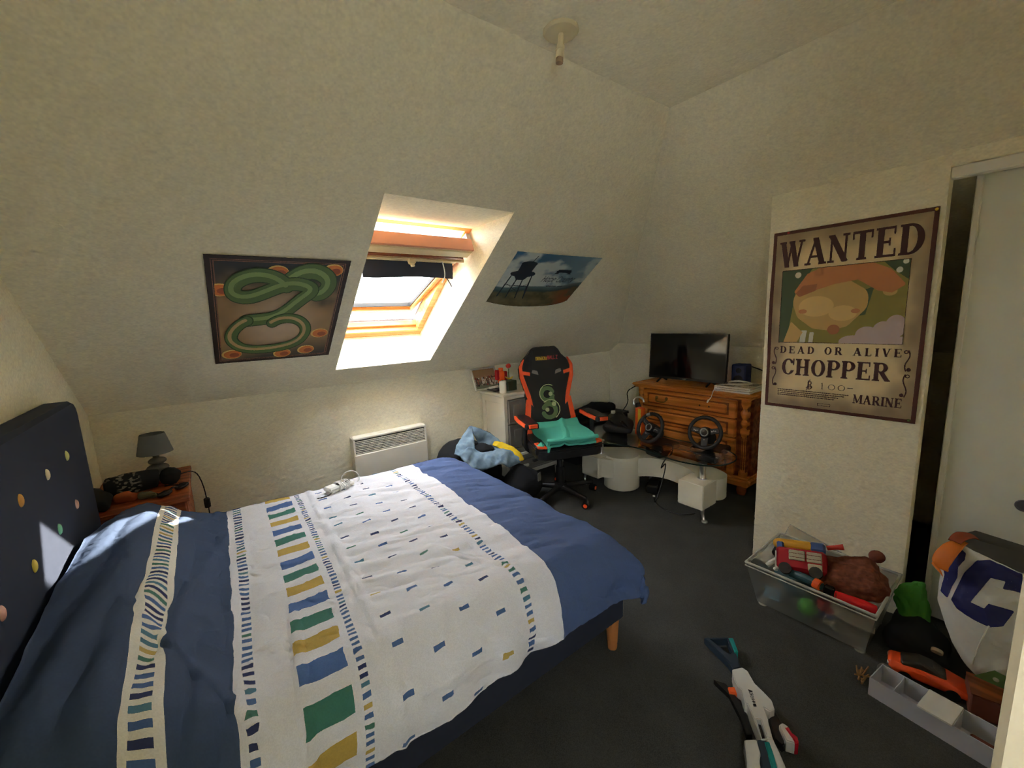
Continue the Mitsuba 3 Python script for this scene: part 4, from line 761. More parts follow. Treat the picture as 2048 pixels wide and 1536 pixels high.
# ---------------------------------------------------------------- print helpers
def seg(p, q, w): return LineString([p, q]).buffer(w/2, cap_style='flat')
def ell(cx, cy, rx, ry): return affinity.scale(Point(cx, cy).buffer(1, quad_segs=12), rx, ry)
def bowl(cx, cy, rx, ry, tx_, ty_): return ell(cx, cy, rx, ry).difference(ell(cx, cy, rx-tx_, ry-ty_))
def srf(x, y, w=.26): return sbox(x-w/2, min(y, y+.055*(1 if y < .5 else -1)), x+w/2, max(y, y+.055*(1 if y < .5 else -1)))
UN = sbox(-.2, 0, 1.4, 1)
def glyph(c):
    """bold slab-serif capital of height 1: (shape, advance)"""
    if c == 'W': return union_all([seg((.12, 1.02), (.36, -.02), .20), seg((.36, 0), (.56, 1), .07), seg((.54, 1.02), (.80, -.02), .20), seg((.80, 0), (1.02, 1), .07), srf(.12, 1, .30), srf(1.02, 1, .26), srf(.55, 1, .26)]).intersection(UN), 1.2
    if c == 'A': return union_all([seg((.12, 0), (.46, 1), .075), seg((.42, 1.02), (.78, -.02), .21), sbox(.25, .27, .66, .33), srf(.12, 0, .26), srf(.78, 0, .32)]).intersection(UN), 1.0
    if c == 'N': return union_all([sbox(.10, 0, .165, 1), sbox(.70, 0, .765, 1), seg((.12, 1.0), (.74, -.02), .21), srf(.13, 0), srf(.73, 1), srf(.10, 1, .2)]).intersection(UN), .95
    if c == 'T': return union_all([sbox(.32, 0, .53, 1), sbox(.04, .935, .81, 1), sbox(.04, .74, .085, 1), sbox(.765, .74, .81, 1), srf(.425, 0, .36)]), .9
    if c == 'E': return union_all([sbox(.10, 0, .31, 1), sbox(.03, .945, .72, 1), sbox(.03, 0, .76, .055), sbox(.3, .47, .55, .53), sbox(.68, .76, .72, 1), sbox(.715, 0, .76, .25), sbox(.52, .38, .56, .62)]), .85
    if c == 'D': return union_all([sbox(.10, 0, .31, 1), sbox(.03, .945, .4, 1), sbox(.03, 0, .4, .055), bowl(.38, .5, .48, .5, .215, .055).intersection(sbox(.36, 0, 1, 1))]), .95
    if c == 'O': return bowl(.46, .5, .42, .5, .205, .05), .95
    if c == 'C': return union_all([bowl(.46, .5, .42, .5, .205, .05).difference(sbox(.55, .27, 1, .73)), sbox(.78, .62, .84, 1)]), .92
    if c == 'P': return union_all([sbox(.10, 0, .31, 1), sbox(.03, .945, .45, 1), srf(.205, 0, .36), bowl(.42, .72, .36, .28, .20, .05).intersection(sbox(.30, 0, 1, 1))]), .84
    if c == 'R': return union_all([sbox(.10, 0, .31, 1), sbox(.03, .945, .45, 1), srf(.205, 0, .36), bowl(.42, .73, .34, .27, .19, .05).intersection(sbox(.30, 0, 1, 1)), seg((.45, .5), (.80, .0), .20), srf(.80, 0, .26)]).intersection(UN), .95
    if c == 'I': return union_all([sbox(.10, 0, .31, 1), srf(.205, 0, .36), srf(.205, 1, .36)]), .46
    if c == 'V': return union_all([seg((.12, 1.02), (.44, -.02), .20), seg((.42, -.02), (.74, 1.02), .07), srf(.12, 1, .3), srf(.74, 1, .24)]).intersection(UN), .88
    if c == 'L': return union_all([sbox(.10, 0, .31, 1), srf(.205, 1, .36), sbox(.03, 0, .70, .055), sbox(.655, 0, .70, .28)]), .78
    if c == 'H': return union_all([sbox(.10, 0, .31, 1), sbox(.62, 0, .83, 1), sbox(.3, .47, .63, .53), srf(.205, 0, .36), srf(.205, 1, .36), srf(.725, 0, .36), srf(.725, 1, .36)]), .98
    if c == 'M': return union_all([sbox(.08, 0, .15, 1), sbox(.82, 0, 1.02, 1), seg((.12, 1.0), (.50, .08), .19), seg((.50, .08), (.86, 1.), .07), srf(.11, 0), srf(.92, 0, .36), srf(.10, 1, .2), srf(.94, 1, .3)]).intersection(UN), 1.14
    if c == '1': return union_all([sbox(.14, 0, .24, 1), srf(.19, 0, .3), seg((.02, .82), (.19, .97), .06)]), .45
    if c == '0': return bowl(.42, .42, .36, .42, .08, .05), .9
    return None, .6
_glyph = glyph
def glyph(c):
    g, a = _glyph(c); return (None if g is None else (g if c in '10' else g.buffer(.013, join_style='mitre'))), a
def word(s_, u0, u1, v0, v1, track=.04):
    """lettering filling the rectangle u0..u1, v0..v1 (v downwards) of a sheet"""
    gs, x = [], 0.
    for c in s_:
        g, a = glyph(c)
        if g is not None: gs.append(affinity.translate(g, x, 0))
        x += a+track
    b = union_all(gs).bounds; sx, sy = (u1-u0)/(b[2]-b[0]), (v1-v0)/1.0
    return [affinity.affine_transform(g, [sx, 0, 0, -sy, u0-b[0]*sx, v1]) for g in gs]
def flatmesh(shapes, W, H, z, t=.0004, warp=None):
    """print: shapes in sheet fractions (u, v down) as thin relief"""
    ms = []
    for g in shapes:
        for q in getattr(g, 'geoms', [g]):
            if q.is_empty or q.area < 1e-7: continue
            q = affinity.affine_transform(q, [W, 0, 0, -H, 0, H]); ms.append(mv(trimesh.creation.extrude_polygon(q.buffer(0), t, engine='earcut'), (0, 0, z)))
    m = cat(*ms)
    if warp is not None: m.vertices[:, 2] += warp(m.vertices[:, 0]/W, 1-m.vertices[:, 1]/H)
    return m
def sheet(W, H, nu, nv, warp, t=.0012):
    m, uv = grid(nu, nv, lambda u, v: np.stack([u*W, v*H, (warp(u, 1-v) if warp else 0*u)+.0022], -1))
    if m.face_normals[:, 2].mean() < 0: m.invert()
    return thicken(m, nu, nv, t), np.vstack([uv, uv])
# ---------------------------------------------------------------- portrait poster on the closet front
def paper1(p, n, uv):
    u, v = mi.Float(uv.x), 1-mi.Float(uv.y)
    e = dr.minimum(dr.minimum(u, 1-u)*.67, dr.minimum(v, 1-v)); w = fbm(u*7, v*9, 1., 3)
    c = mix(lin((150, 132, 104)), lin((226, 206, 162)), smoothstep(.01, .17, e+.08*(w-.5)))
    c = c*(.9+.2*w)
    return dr.select(e < .017, mi.Color3f(*lin((78, 42, 36))), c)
mat('poster_paper', mikit.proc(paper1), .6)
mat('ink_brown', (66, 40, 42), .7)
for nm, c in dict(p_green=(74, 92, 66), p_olive=(142, 134, 70), p_tan=(196, 164, 102), p_sand=(214, 184, 122), p_orange=(192, 128, 82), p_rust=(168, 106, 74), p_lilac=(190, 172, 172), p_white=(214, 212, 196)).items(): mat(nm, c, .65)
PW, PH = .621, .930
def w1(u, v): return .014*np.exp(-(np.clip(u, 0, 1)/.035)**2)*np.exp(-((v-.42)/.22)**2)
def LP(m): return frame(m, (XB-.0060, .968, .953), (0, -1, 0), (0, 0, 1))
po = thing('poster', 'large tan WANTED poster with big brown lettering pinned to the closet front', 'poster')
m_, uv_ = sheet(PW, PH, 60, 30, w1); part(po, 'paper', LP(m_), 'poster_paper', smooth=False, uv=uv_)
part(po, 'heading', LP(flatmesh(word('WANTED', .052, .942, .058, .195, .01), PW, PH, .0032)), 'ink_brown', 'heading WANTED')
part(po, 'lettering', LP(flatmesh(word('DEAD OR ALIVE', .10, .888, .640, .680, .30), PW, PH, .0032)), 'ink_brown', 'line DEAD OR ALIVE')
part(po, 'lettering', LP(flatmesh(word('CHOPPER', .122, .84, .712, .803, .02), PW, PH, .0032)), 'ink_brown', 'line CHOPPER')
bs = [affinity.affine_transform(g, [.06, 0, 0, -.05, .305, .880]) for g in (union_all([sbox(.3, 0, .45, 1), bowl(.45, .74, .33, .26, .14, .06).intersection(sbox(.35, 0, 1, 1)), bowl(.45, .27, .4, .27, .15, .06).intersection(sbox(.35, 0, 1, 1)), seg((.08, .18), (.75, .34), .08), seg((.55, 1.15), (.15, -.15), .07)]),)]
part(po, 'lettering', LP(flatmesh(bs+word('1', .415, .433, .838, .872)+word('0', .465, .512, .836, .872)+word('0', .530, .577, .836, .872)+[sbox(.592, .852, .628, .856)], PW, PH, .0032)), 'ink_brown', 'figure 100')
part(po, 'lettering', LP(flatmesh(word('MARINE', .632, .917, .884, .930, .02), PW, PH, .0032)), 'ink_brown', 'word MARINE')
sm = []
for r in range(4):
    x = .10
    while x < .60-.03*r:
        w_ = .004+.010*rng.random(); sm.append(sbox(x, .890+r*.0105, x+w_, .8955+r*.0105)); x += w_+.003
part(po, 'small_print', LP(flatmesh(sm+[sbox(.40, .952, .49, .966).difference(sbox(.403, .954, .487, .964))], PW, PH, .0032)), 'ink_brown')
def scroll(cx, v0, v1, s_):
    t = np.linspace(0, 1, 30); pts = np.c_[cx+s_*.011*np.sin((t-.5)*2*np.pi*.9)*1.0, v0+(v1-v0)*t]
    return union_all([LineString(pts).buffer(.0035), bowl(cx+s_*.010, v0+.006, .013, .009, .006, .004), ell(cx-s_*.012, v1-.006, .012, .009)])
for a_ in ((.064, .648, .745, 1), (.064, .765, .872, -1), (.922, .648, .745, -1), (.922, .765, .872, 1)): part(po, 'scroll', LP(flatmesh([scroll(*a_)], PW, PH, .0032)), 'ink_brown')
PB = sbox(.085, .216, .885, .617)
def inpic(g): return g.intersection(PB)
pics = [('p_olive', [PB]), ('p_green', [inpic(g) for g in (Polygon([(.085, .216), (.30, .216), (.19, .33), (.17, .45), (.14, .617), (.085, .617)]), Polygon([(.74, .216), (.885, .216), (.885, .31), (.80, .26)]), Polygon([(.60, .36), (.70, .33), (.66, .47), (.60, .48)]))]),
        ('p_white', [inpic(ell(.20, .245, .022, .016)), inpic(ell(.86, .225, .016, .012)), inpic(ell(.83, .262, .018, .014)), inpic(Polygon([(.25, .55), (.29, .55), (.28, .617), (.24, .617)])), inpic(Polygon([(.31, .56), (.34, .56), (.335, .617), (.305, .617)]))]),
        ('p_tan', [inpic(Polygon([(.17, .37), (.30, .30), (.52, .29), (.66, .36), (.66, .43), (.55, .52), (.44, .54), (.33, .53), (.22, .47)]).buffer(-.05).buffer(.06)), inpic(ell(.79, .36, .04, .022)), inpic(Polygon([(.17, .50), (.26, .56), (.22, .617), (.12, .617)]))]),
        ('p_sand', [inpic(ell(.34, .42, .12, .055)), inpic(ell(.52, .46, .09, .04))]),
        ('p_orange', [inpic(Polygon([(.19, .335), (.27, .25), (.38, .216), (.66, .216), (.78, .26), (.86, .33), (.80, .36), (.72, .345), (.60, .285), (.45, .30), (.33, .325), (.22, .355)]).buffer(.008)), inpic(ell(.25, .445, .03, .012)), inpic(ell(.60, .45, .028, .012))]),
        ('p_rust', [inpic(Polygon([(.19, .345), (.24, .305), (.34, .30), (.33, .335), (.22, .365)])), inpic(ell(.47, .545, .04, .026))]),
        ('p_lilac', [inpic(union_all([ell(.60, .61, .09, .035), ell(.68, .575, .07, .045), ell(.77, .555, .06, .05), ell(.84, .53, .06, .055), sbox(.58, .58, .885, .617)]))])]
pk = None
for i, (m_, gs_) in enumerate(pics): part(po, 'picture', LP(flatmesh(gs_, PW, PH, .0030+.0003*i)), m_)
fr = PB.buffer(.002, join_style='mitre').difference(PB.buffer(-.001, join_style='mitre')); part(po, 'picture_border', LP(flatmesh([fr], PW, PH, .0050)), 'ink_brown')
for (u_, v_, c_) in ((.985, .012, 'yellow_plastic'), (.11, .008, 'flower_red'), (.965, .985, 'stem_green')): part(po, 'pin', LP(ball(.006, (u_*PW, (1-v_)*PH, .006), (1, 1, .7))), c_, smooth=True)
# ---------------------------------------------------------------- green and orange poster on the slope
def paper2(p, n, uv):
    u, v = mi.Float(uv.x), 1-mi.Float(uv.y); e = dr.minimum(dr.minimum(u, 1-u)*.72, dr.minimum(v, 1-v)); w = fbm(u*6, v*8, 4., 3)
    g = smoothstep(.05, .42, v+.25*(w-.5)-.10*u)*smoothstep(1.02, .72, v+.1*(w-.5)+.12*u-.06)
    c = mix(lin((46, 52, 54)), lin((158, 128, 88)), g); c = mix(c, lin((196, 172, 146)), smoothstep(.38, .05, dr.sqrt(dr.square((u-.5)*.9)+dr.square(v-.58)))*.9)
    c = c*(.85+.3*w); c = dr.select(e < .035, mi.Color3f(*lin((46, 36, 32))), c)
    return dr.select((dr.abs(e-.038) < .003) | (dr.abs(e-.027) < .0022), mi.Color3f(*lin((130, 92, 74))), c)
mat('poster_dark', mikit.proc(paper2), .55)
for nm, c in dict(q_orange=(206, 122, 62), q_cream=(222, 186, 112), q_red=(168, 84, 58), q_green=(88, 116, 66), q_green_dark=(52, 74, 44), q_green_light=(132, 156, 96), q_belly=(186, 160, 112)).items(): mat(nm, c, .6)
SW, SH = .587, .815
def LSh(m): return frame(m, SP(.065, 1.105+SH, -.0062), (1, 0, 0), -SU, -SN)
w2 = lambda u, v: .006*np.exp(-(np.asarray(u)/.04)**2)*np.exp(-((np.asarray(v)-.25)/.15)**2)
ps2 = thing('poster', 'dark bordered poster with green looping bands and orange discs left of the roof window', 'poster')
m_, uv_ = sheet(SW, SH, 40, 30, w2); part(ps2, 'paper', LSh(m_), 'poster_dark', uv=uv_)
dc = [[0.464,0.109],[0.874,0.083],[0.077,0.261],[0.131,0.897],[0.547,0.924],[0.76,0.899],[0.86,0.706]]
part(ps2, 'disc', LSh(flatmesh([ell(u_, v_, .078, .052) for u_, v_ in dc], SW, SH, .0032)), 'q_cream'); part(ps2, 'disc', LSh(flatmesh([ell(u_+.006, v_+.002, .068, .044) for u_, v_ in dc], SW, SH, .0035)), 'q_orange')
part(ps2, 'disc', LSh(flatmesh([ell(u_+.02, v_+.008, .038, .024) for u_, v_ in dc], SW, SH, .0038)), 'q_red')
for i, pts in enumerate(([[0.548,0.193],[0.609,0.131],[0.7,0.097],[0.794,0.117],[0.857,0.187],[0.84,0.262],[0.778,0.296]], [[0.537,0.225],[0.428,0.151],[0.317,0.139],[0.221,0.171],[0.166,0.23],[0.17,0.29],[0.23,0.321],[0.344,0.297],[0.497,0.225],[0.666,0.215],[0.728,0.255],[0.679,0.322],[0.568,0.434],[0.472,0.504],[0.375,0.528],[0.253,0.541]], [[0.253,0.541],[0.158,0.628],[0.134,0.722],[0.208,0.82],[0.353,0.855],[0.537,0.839],[0.691,0.764],[0.725,0.64],[0.668,0.558],[0.553,0.525],[0.447,0.568]])):
    ln = LineString(spline(np.array(pts), 8)); w_ = (.060, .052, .042)[i]
    ln = affinity.scale(ln, 1, 1)
    part(ps2, 'band', LSh(flatmesh([ln.buffer(w_+.008)], SW, SH, .0040+.0009*i)), 'q_green_dark'); part(ps2, 'band', LSh(flatmesh([ln.buffer(w_)], SW, SH, .0043+.0009*i)), 'q_green')
    part(ps2, 'band', LSh(flatmesh([affinity.translate(ln.buffer(w_*.34), -.012, -.008)], SW, SH, .0046+.0009*i)), 'q_belly' if i == 2 else 'q_green_light')
# ---------------------------------------------------------------- landscape poster right of the window
def paper3(p, n, uv):
    u, v = mi.Float(uv.x), 1-mi.Float(uv.y); w = fbm(u*5+2, v*4, 7., 4); w2_ = fbm(u*13, v*11, 2., 3)
    sky_ = mix(lin((62, 104, 134)), lin((196, 204, 200)), smoothstep(.40, .62, w+.35*(v-.25)+.12*smoothstep(.5, .1, u)))
    sky_ = mix(sky_, lin((132, 156, 160)), smoothstep(.2, .9, u)*.5)
    gr = mix(lin((58, 60, 50)), lin((116, 106, 74)), w2_); gr = mix(gr, lin((120, 66, 42)), smoothstep(.6, .9, u)*smoothstep(.35, .6, w2_))
    hor = .70+.03*noise(u*8, 0., 3.)-.10*smoothstep(.55, 1., u)+.04*smoothstep(.3, 0., u)
    hill = mix(lin((86, 112, 116)), lin((56, 76, 78)), smoothstep(-.08, .02, v-hor))
    c = mix(sky_, hill, smoothstep(-.09, -.06, v-hor)); return mix(c, gr, smoothstep(.0, .05, v-hor+.02*(w2_-.5)))
mat('poster_sky', mikit.proc(paper3), .5); mat('ink_dark', (38, 46, 56), .6)
HW, HH = .767, .46
def LH(m): return frame(m, SP(1.605, .962+HH, -.0062), (1, 0, 0), -SU, -SN)
w3 = lambda u, v: .050*np.clip((np.asarray(v)-.35)/.65, 0, 1)**2*(1-np.abs(2*np.asarray(u)-1)**2.5)+.012*np.clip(.3-np.asarray(v), 0, 1)*(1-np.abs(2*np.asarray(u)-1)**2)
ps3 = thing('poster', 'blue sky landscape poster with a water tower curling off the slope right of the window', 'poster')
m_, uv_ = sheet(HW, HH, 50, 40, w3); part(ps3, 'paper', LH(m_), 'poster_sky', smooth=False, uv=uv_)
tw = [ell(.20, .20, .085, .045), Polygon([(.12, .2), (.28, .2), (.275, .36), (.125, .36)]), ell(.20, .40, .135, .065), Polygon([(.11, .42), (.29, .42), (.24, .52), (.16, .52)])]
for a, b in ((.09, .06), (.17, .15), (.23, .25), (.31, .34)): tw.append(seg((a, .42), (b, .86), .012))
tw += [seg((.07, .62), (.33, .64), .010), seg((.09, .60), (.24, .74), .006), seg((.31, .60), (.16, .74), .006), seg((.22, .16), (.235, .04), .008)]
part(ps3, 'tower_print', LH(flatmesh([union_all(tw)], HW, HH, .0030, warp=w3)), 'ink_dark')
rb = union_all([sbox(.575, .285, .735, .345), Polygon([(.555, .31), (.60, .31), (.60, .375), (.55, .375), (.57, .345)]), Polygon([(.71, .31), (.755, .31), (.74, .345), (.76, .375), (.71, .375)])])
part(ps3, 'ribbon_print', LH(flatmesh([rb], HW, HH, .0030, warp=w3)), 'ink_dark')
def script(s_, x0, y0, wid, hgt):
    m = fit(meshkit.text_mesh(s_, .05, .0005, False), wid, hgt); V = m.vertices; V[:, 0] += V[:, 1]*.35; V[:, 0] += x0; V[:, 1] += y0; V[:, 2] += .0030+w3(V[:, 0]/HW, 1-V[:, 1]/HH); return m
part(ps3, 'lettering', LH(script('Hope County', .655*HW, .50*HH, .30, .070)), 'ink_dark', 'lettering Hope County')
part(ps3, 'small_print', LH(flatmesh([sbox(x, .615, x+.012, .635) for x in np.arange(.55, .66, .018)]+[sbox(x, .618, x+.01, .634) for x in np.arange(.70, .76, .016)], HW, HH, .0030, warp=w3)), 'ink_dark')
# ---------------------------------------------------------------- ceiling rose
mat('rose_cream', (214, 202, 168), .5); mat('bulb_end', (150, 128, 104), .5)
cr = thing('ceiling_rose', 'cream ceiling rose with a bare lamp holder hanging from the flat ceiling', 'ceiling light')
part(cr, 'plate', mv(lathe([(0, 0), (.062, 0), (.062, -.006), (.056, -.012), (0, -.013)], 40), (1.141, 1.150, ZC-.001)), 'rose_cream', smooth=30)
part(cr, 'lamp_holder', cat(tube([(1.141, 1.150, ZC-.01), (1.140, 1.152, ZC-.05)], .010, 14, smooth=False), tube([(1.140, 1.152, ZC-.05), (1.137, 1.155, ZC-.088)], .0145, 16, smooth=False), mv(torus(.0145, .002, 20, 6), (1.1385, 1.1535, ZC-.062))), 'rose_cream', smooth=40)
part(cr, 'tip', tube([(1.137, 1.155, ZC-.088), (1.1365, 1.1555, ZC-.104)], .013, 16, smooth=False), 'bulb_end', smooth=40)
part(cr, 'bracket', tube([(1.148, 1.148, ZC-.012), (1.152, 1.150, ZC-.03), (1.144, 1.152, ZC-.048)], .003, 6), 'rose_cream', smooth=True)
# ---------------------------------------------------------------- toy bin
scene['m_clear_plastic'] = {'type': 'blendbsdf', 'weight': .16, 'a': {'type': 'thindielectric', 'int_ior': 1.45}, 'b': {'type': 'twosided', 'x': {'type': 'roughplastic', 'diffuse_reflectance': rgbt((196, 198, 190)), 'alpha': .25}}}
bn = thing('toy_bin', 'clear plastic storage bin heaped with toys against the closet front', 'storage bin')
bB = [(2.115, .365), (2.115, .795), (2.42, .795), (2.42, .365)]; bT = [(2.055, .33), (2.055, .835), (2.475, .835), (2.475, .33)]
def quad(a, b, c, d): return trimesh.Trimesh([a, b, c, d], [[0, 1, 2], [0, 2, 3]], process=False)
nm = ['front_wall', 'end_wall', 'back_wall', 'end_wall']
for i in range(4):
    j = (i+1) % 4; part(bn, nm[i], quad((*bB[i], .012), (*bB[j], .012), (*bT[j], .235), (*bT[i], .235)), 'clear_plastic')
part(bn, 'base', quad(*[(*p_, .012) for p_ in bB]), 'clear_plastic')
mat('rim_plastic', (170, 170, 160), .35)
part(bn, 'rim', cat(*[hullballs([(*bT[i], .238, .006), (*bT[(i+1) % 4], .238, .006)]) for i in range(4)], *[hullballs([(bT[i][0]+(.004 if bT[i][0] > 2.2 else -.004), bT[i][1], .222, .003), (bT[(i+1) % 4][0]+(.004 if bT[(i+1) % 4][0] > 2.2 else -.004), bT[(i+1) % 4][1], .222, .003)]) for i in range(4)]), 'rim_plastic', smooth=40)
for p_ in bB: part(bn, 'foot', cyl(.02, (p_[0]+(.02 if p_[0] < 2.2 else -.02), p_[1]+(.02 if p_[1] < .5 else -.02), 0), (p_[0]+(.02 if p_[0] < 2.2 else -.02), p_[1]+(.02 if p_[1] < .5 else -.02), .012), 16), 'rim_plastic')
ld = thing('bin_lid', 'clear plastic lid standing between the toy bin and the closet front', 'lid')
part(ld, 'panel', quad((2.500, .40, .05), (2.500, .88, .05), (2.515, .80, .29), (2.515, .45, .20)), 'clear_plastic'); part(ld, 'edge', tube([(2.498, .88, .05), (2.513, .80, .29), (2.513, .45, .20)], .003, 6, smooth=False), 'rim_plastic')
# toys in the bin
mat('toy_red', (150, 22, 34), .4); mat('panel_cream', (168, 160, 138), .6); mat('toy_yellow', (206, 150, 44), .5); mat('toy_blue', (58, 80, 136), .5); mat('toy_brown', (96, 52, 40), .9); mat('toy_teal', (48, 78, 84), .5); mat('toy_green', (78, 176, 66), .6); mat('toy_sky', (120, 160, 178), .5); mat('bright_red', (222, 36, 40), .4); mat('toy_white', (206, 204, 194), .5)
FT = np.array([2.20, .640, .262]); fe = np.array([.22, -.94, .16]); fe /= np.linalg.norm(fe); fn_ = np.array([-.72, -.12, .68]); fn_ -= fe*(fe@fn_); fn_ /= np.linalg.norm(fn_); fu = np.cross(fe, -fn_)
def LT(m): return frame(m, FT, fe, np.cross(fu, fe), fu)
tk = thing('toy_fire_engine', 'red toy fire engine with pale window panels lying tilted on top of the toy bin', 'toy vehicle')
part(tk, 'body', LT(bx(-.10, .10, -.055, .055, -.05, .055, .012)), 'toy_red')
part(tk, 'window_panel', LT(bx(-.045, .02, -.062, -.054, -.005, .042, .003)), 'panel_cream'); part(tk, 'window_panel', LT(bx(.026, .085, -.062, -.054, -.005, .042, .003)), 'panel_cream'); part(tk, 'window_panel', LT(bx(.03, .085, -.062, -.054, -.045, -.012, .003)), 'panel_cream')
for z_ in (.008, .026): part(tk, 'panel_rib', LT(bx(-.043, .083, -.0635, -.061, z_-.001, z_+.001)), 'toy_brown')
part(tk, 'ladder', LT(cat(bx(-.104, -.098, -.05, -.045, -.06, .03), bx(-.104, -.098, -.022, -.017, -.06, .03), *[bx(-.104, -.099, -.05, -.017, z_, z_+.005) for z_ in (-.05, -.03, -.01, .01)])), 'rim_plastic')
for x in (-.06, .06): part(tk, 'wheel', LT(cyl(.026, (x, -.066, -.05), (x, -.050, -.05), 20)), 'black_plastic', smooth=40)
tb = thing('toy_cylinder', 'yellow toy barrel with blue ends lying on top of the red fire engine', 'toy')
part(tb, 'barrel', LT(hullballs([(-.095, .0, .082, .026), (.03, .0, .082, .026)])), 'toy_yellow', smooth=40); part(tb, 'end_piece', LT(bx(.035, .095, -.025, .025, .062, .105, .008)), 'toy_blue'); part(tb, 'end_piece', LT(bx(-.10, -.07, -.035, -.01, .050, .085, .006)), 'toy_blue')
tm = obj('red_toy', LT(tube([(.10, 0, .09), (.14, .0, .10), (.165, 0, .105)], [.010, .010, .014], 10)), 'flower_red', 'small red toy handle sticking out beside the blue end of the yellow barrel', 'toy', smooth=True)
tg_ = thing('toy_pistol', 'dark teal toy pistol with orange tip wedged along the front rim of the bin', 'toy gun')
part(tg_, 'barrel', tube([(2.13, .665, .232), (2.12, .60, .240), (2.11, .53, .238)], [.018, .02, .016], 12, smooth=False), 'toy_teal'); part(tg_, 'tip', tube([(2.105, .56, .246), (2.10, .535, .244)], .023, 14, smooth=False), 'orange_plastic'); part(tg_, 'grip', bx(2.12, 2.15, .49, .53, .18, .24, .006), 'black_plastic')
rt = thing('red_tube', 'bright red open toy tube lying at the right end of the bin', 'toy')
rt_ = lathe([(.017, 0), (.022, 0), (.022, .10), (.016, .14), (.012, .14), (.017, .10), (.017, 0)], 24); part(rt, 'tube', frame(rt_, (2.085, .475, .235), *basis(np.array([.35, -.86, -.12])/np.linalg.norm([.35, -.86, -.12]))), 'bright_red', smooth=40); part(rt, 'inside', frame(cyl(.0165, (0, 0, .004), (0, 0, .008), 20), (2.085, .475, .235), *basis(np.array([.35, -.86, -.12])/np.linalg.norm([.35, -.86, -.12]))), 'toy_brown')
def fur(p, n, uv): return mix(lin((64, 34, 26)), lin((132, 78, 58)), fbm(p.x*60, p.y*60, p.z*60, 3))
mat('brown_plush', mikit.proc(fur), .95)
obj('brown_plush', lump(hullballs([(2.20, .52, .22, .06), (2.24, .40, .25, .07), (2.34, .44, .27, .06), (2.30, .54, .25, .05)]).subdivide().subdivide().subdivide(), .022, 22, 3), 'brown_plush', 'shaggy brown soft toy filling the right half of the toy bin', 'soft toy', smooth=True)
obj('brown_ball', ball(.03, (2.36, .40, .345), (1, 1, .9), 3), 'toy_brown', 'small brown toy ball on the back of the brown soft toy', 'ball', smooth=True)
def mini(name, mesh, m, lab, c='toy', smooth=False): return obj(name, mesh, m, lab, c, smooth=smooth)
mini('toy_tube_white', cat(tube([(2.14, .77, .215), (2.20, .73, .255), (2.26, .70, .27)], .012, 10), tube([(2.12, .73, .22), (2.19, .70, .26)], .008, 8, smooth=False)), 'toy_white', 'white and silver toy rods at the left corner of the toy bin', smooth=True)
mini('toy_black_wheel', cyl(.03, (2.22, .75, .25), (2.25, .75, .262), 20), 'black_plastic', 'black toy wheel beside the white rods in the bin')
mini('toy_ball_green', ball(.042, (2.185, .60, .058), (1, 1, .9), 3), 'toy_green', 'green ball seen through the front of the clear bin', 'ball', True)
mini('toy_frame_blue', cat(*[bx(2.16, 2.166, .71, .78, z_, z_+.008) for z_ in (.03, .055, .08)], bx(2.16, 2.166, .71, .718, .03, .088), bx(2.16, 2.166, .772, .78, .03, .088)), 'toy_sky', 'pale blue toy frame low in the left end of the bin')
mini('toy_block_blue', bx(2.20, 2.26, .50, .57, .02, .10, .008), 'toy_blue', 'blue toy block in the middle of the clear bin')
mini('toy_block_red', mv(bx(-.03, .03, -.03, .03, -.02, .02, .006), (2.19, .53, .10), rz=30, rx=20), 'toy_red', 'red toy block leaning inside the front of the clear bin')
mini('toy_chair_white', cat(bx(2.165, 2.17, .49, .53, .03, .036), bx(2.165, 2.19, .49, .494, .012, .06), bx(2.165, 2.19, .526, .53, .012, .06), bx(2.165, 2.19, .49, .53, .034, .04)), 'toy_white', 'tiny white toy chair standing inside the front of the clear bin')
mini('toy_sheet_cream', mv(bx(-.002, .002, -.08, .08, -.045, .045, .001), (2.175, .43, .115), ry=-15), 'panel_cream', 'cream toy panel leaning inside the right end of the clear bin')
mini('toy_teal_block', lump(hullballs([(2.24, .66, .10, .05), (2.28, .56, .13, .06), (2.30, .74, .10, .05)]).subdivide(), .01, 20), 'toy_teal', 'dark teal toys heaped in the bottom of the clear bin', smooth=True)
# ---------------------------------------------------------------- shopping bag
mat('bag_white', (206, 206, 200), .6); mat('bag_blue', (34, 38, 92), .6); mat('bag_dark', (92, 90, 82), .8); mat('handle_orange', (206, 112, 44), .6); mat('handle_rust', (132, 62, 40), .7)
sbg = thing('shopping_bag', 'crumpled white shopping bag with a big blue letter C leaning on the closet door', 'shopping bag')
def bagx(y, z): return 2.25+.10*(z-.05)/.45*.3+.05*np.clip((y-.10)/.1, 0, 2)**2+.03*np.clip((.05-y)/.1, 0, 1)+.022*(meshkit.fbm(np.stack([0*y, y*13, z*13], -1), 3, 4)-.5)+.008*(meshkit.fbm(np.stack([0*y, y*40, z*40], -1), 2, 9)-.5)
bo = Polygon([(.177, .526), (.133, .543), (-.02, .497), (-.085, .48), (-.088, .12), (-.02, .05), (.023, .036), (.056, .047), (.082, .069), (.125, .123), (.157, .192), (.191, .277), (.194, .401)])
def drape(poly, off, n=2):
    v, f = trimesh.creation.triangulate_polygon(poly.buffer(0), engine='earcut'); m = trimesh.Trimesh(np.c_[v, np.zeros(len(v))], f, process=False)
    while m.edges_unique_length.max() > .012: m = m.subdivide_to_size(.012, max_iter=12) if False else trimesh.Trimesh(*trimesh.remesh.subdivide_to_size(m.vertices, m.faces, .012, max_iter=20), process=True)
    y, z = m.vertices[:, 0], m.vertices[:, 1]; x = bagx(y, z)-off
    P = np.c_[x, y, z]; return trimesh.Trimesh(P, m.faces, process=False)
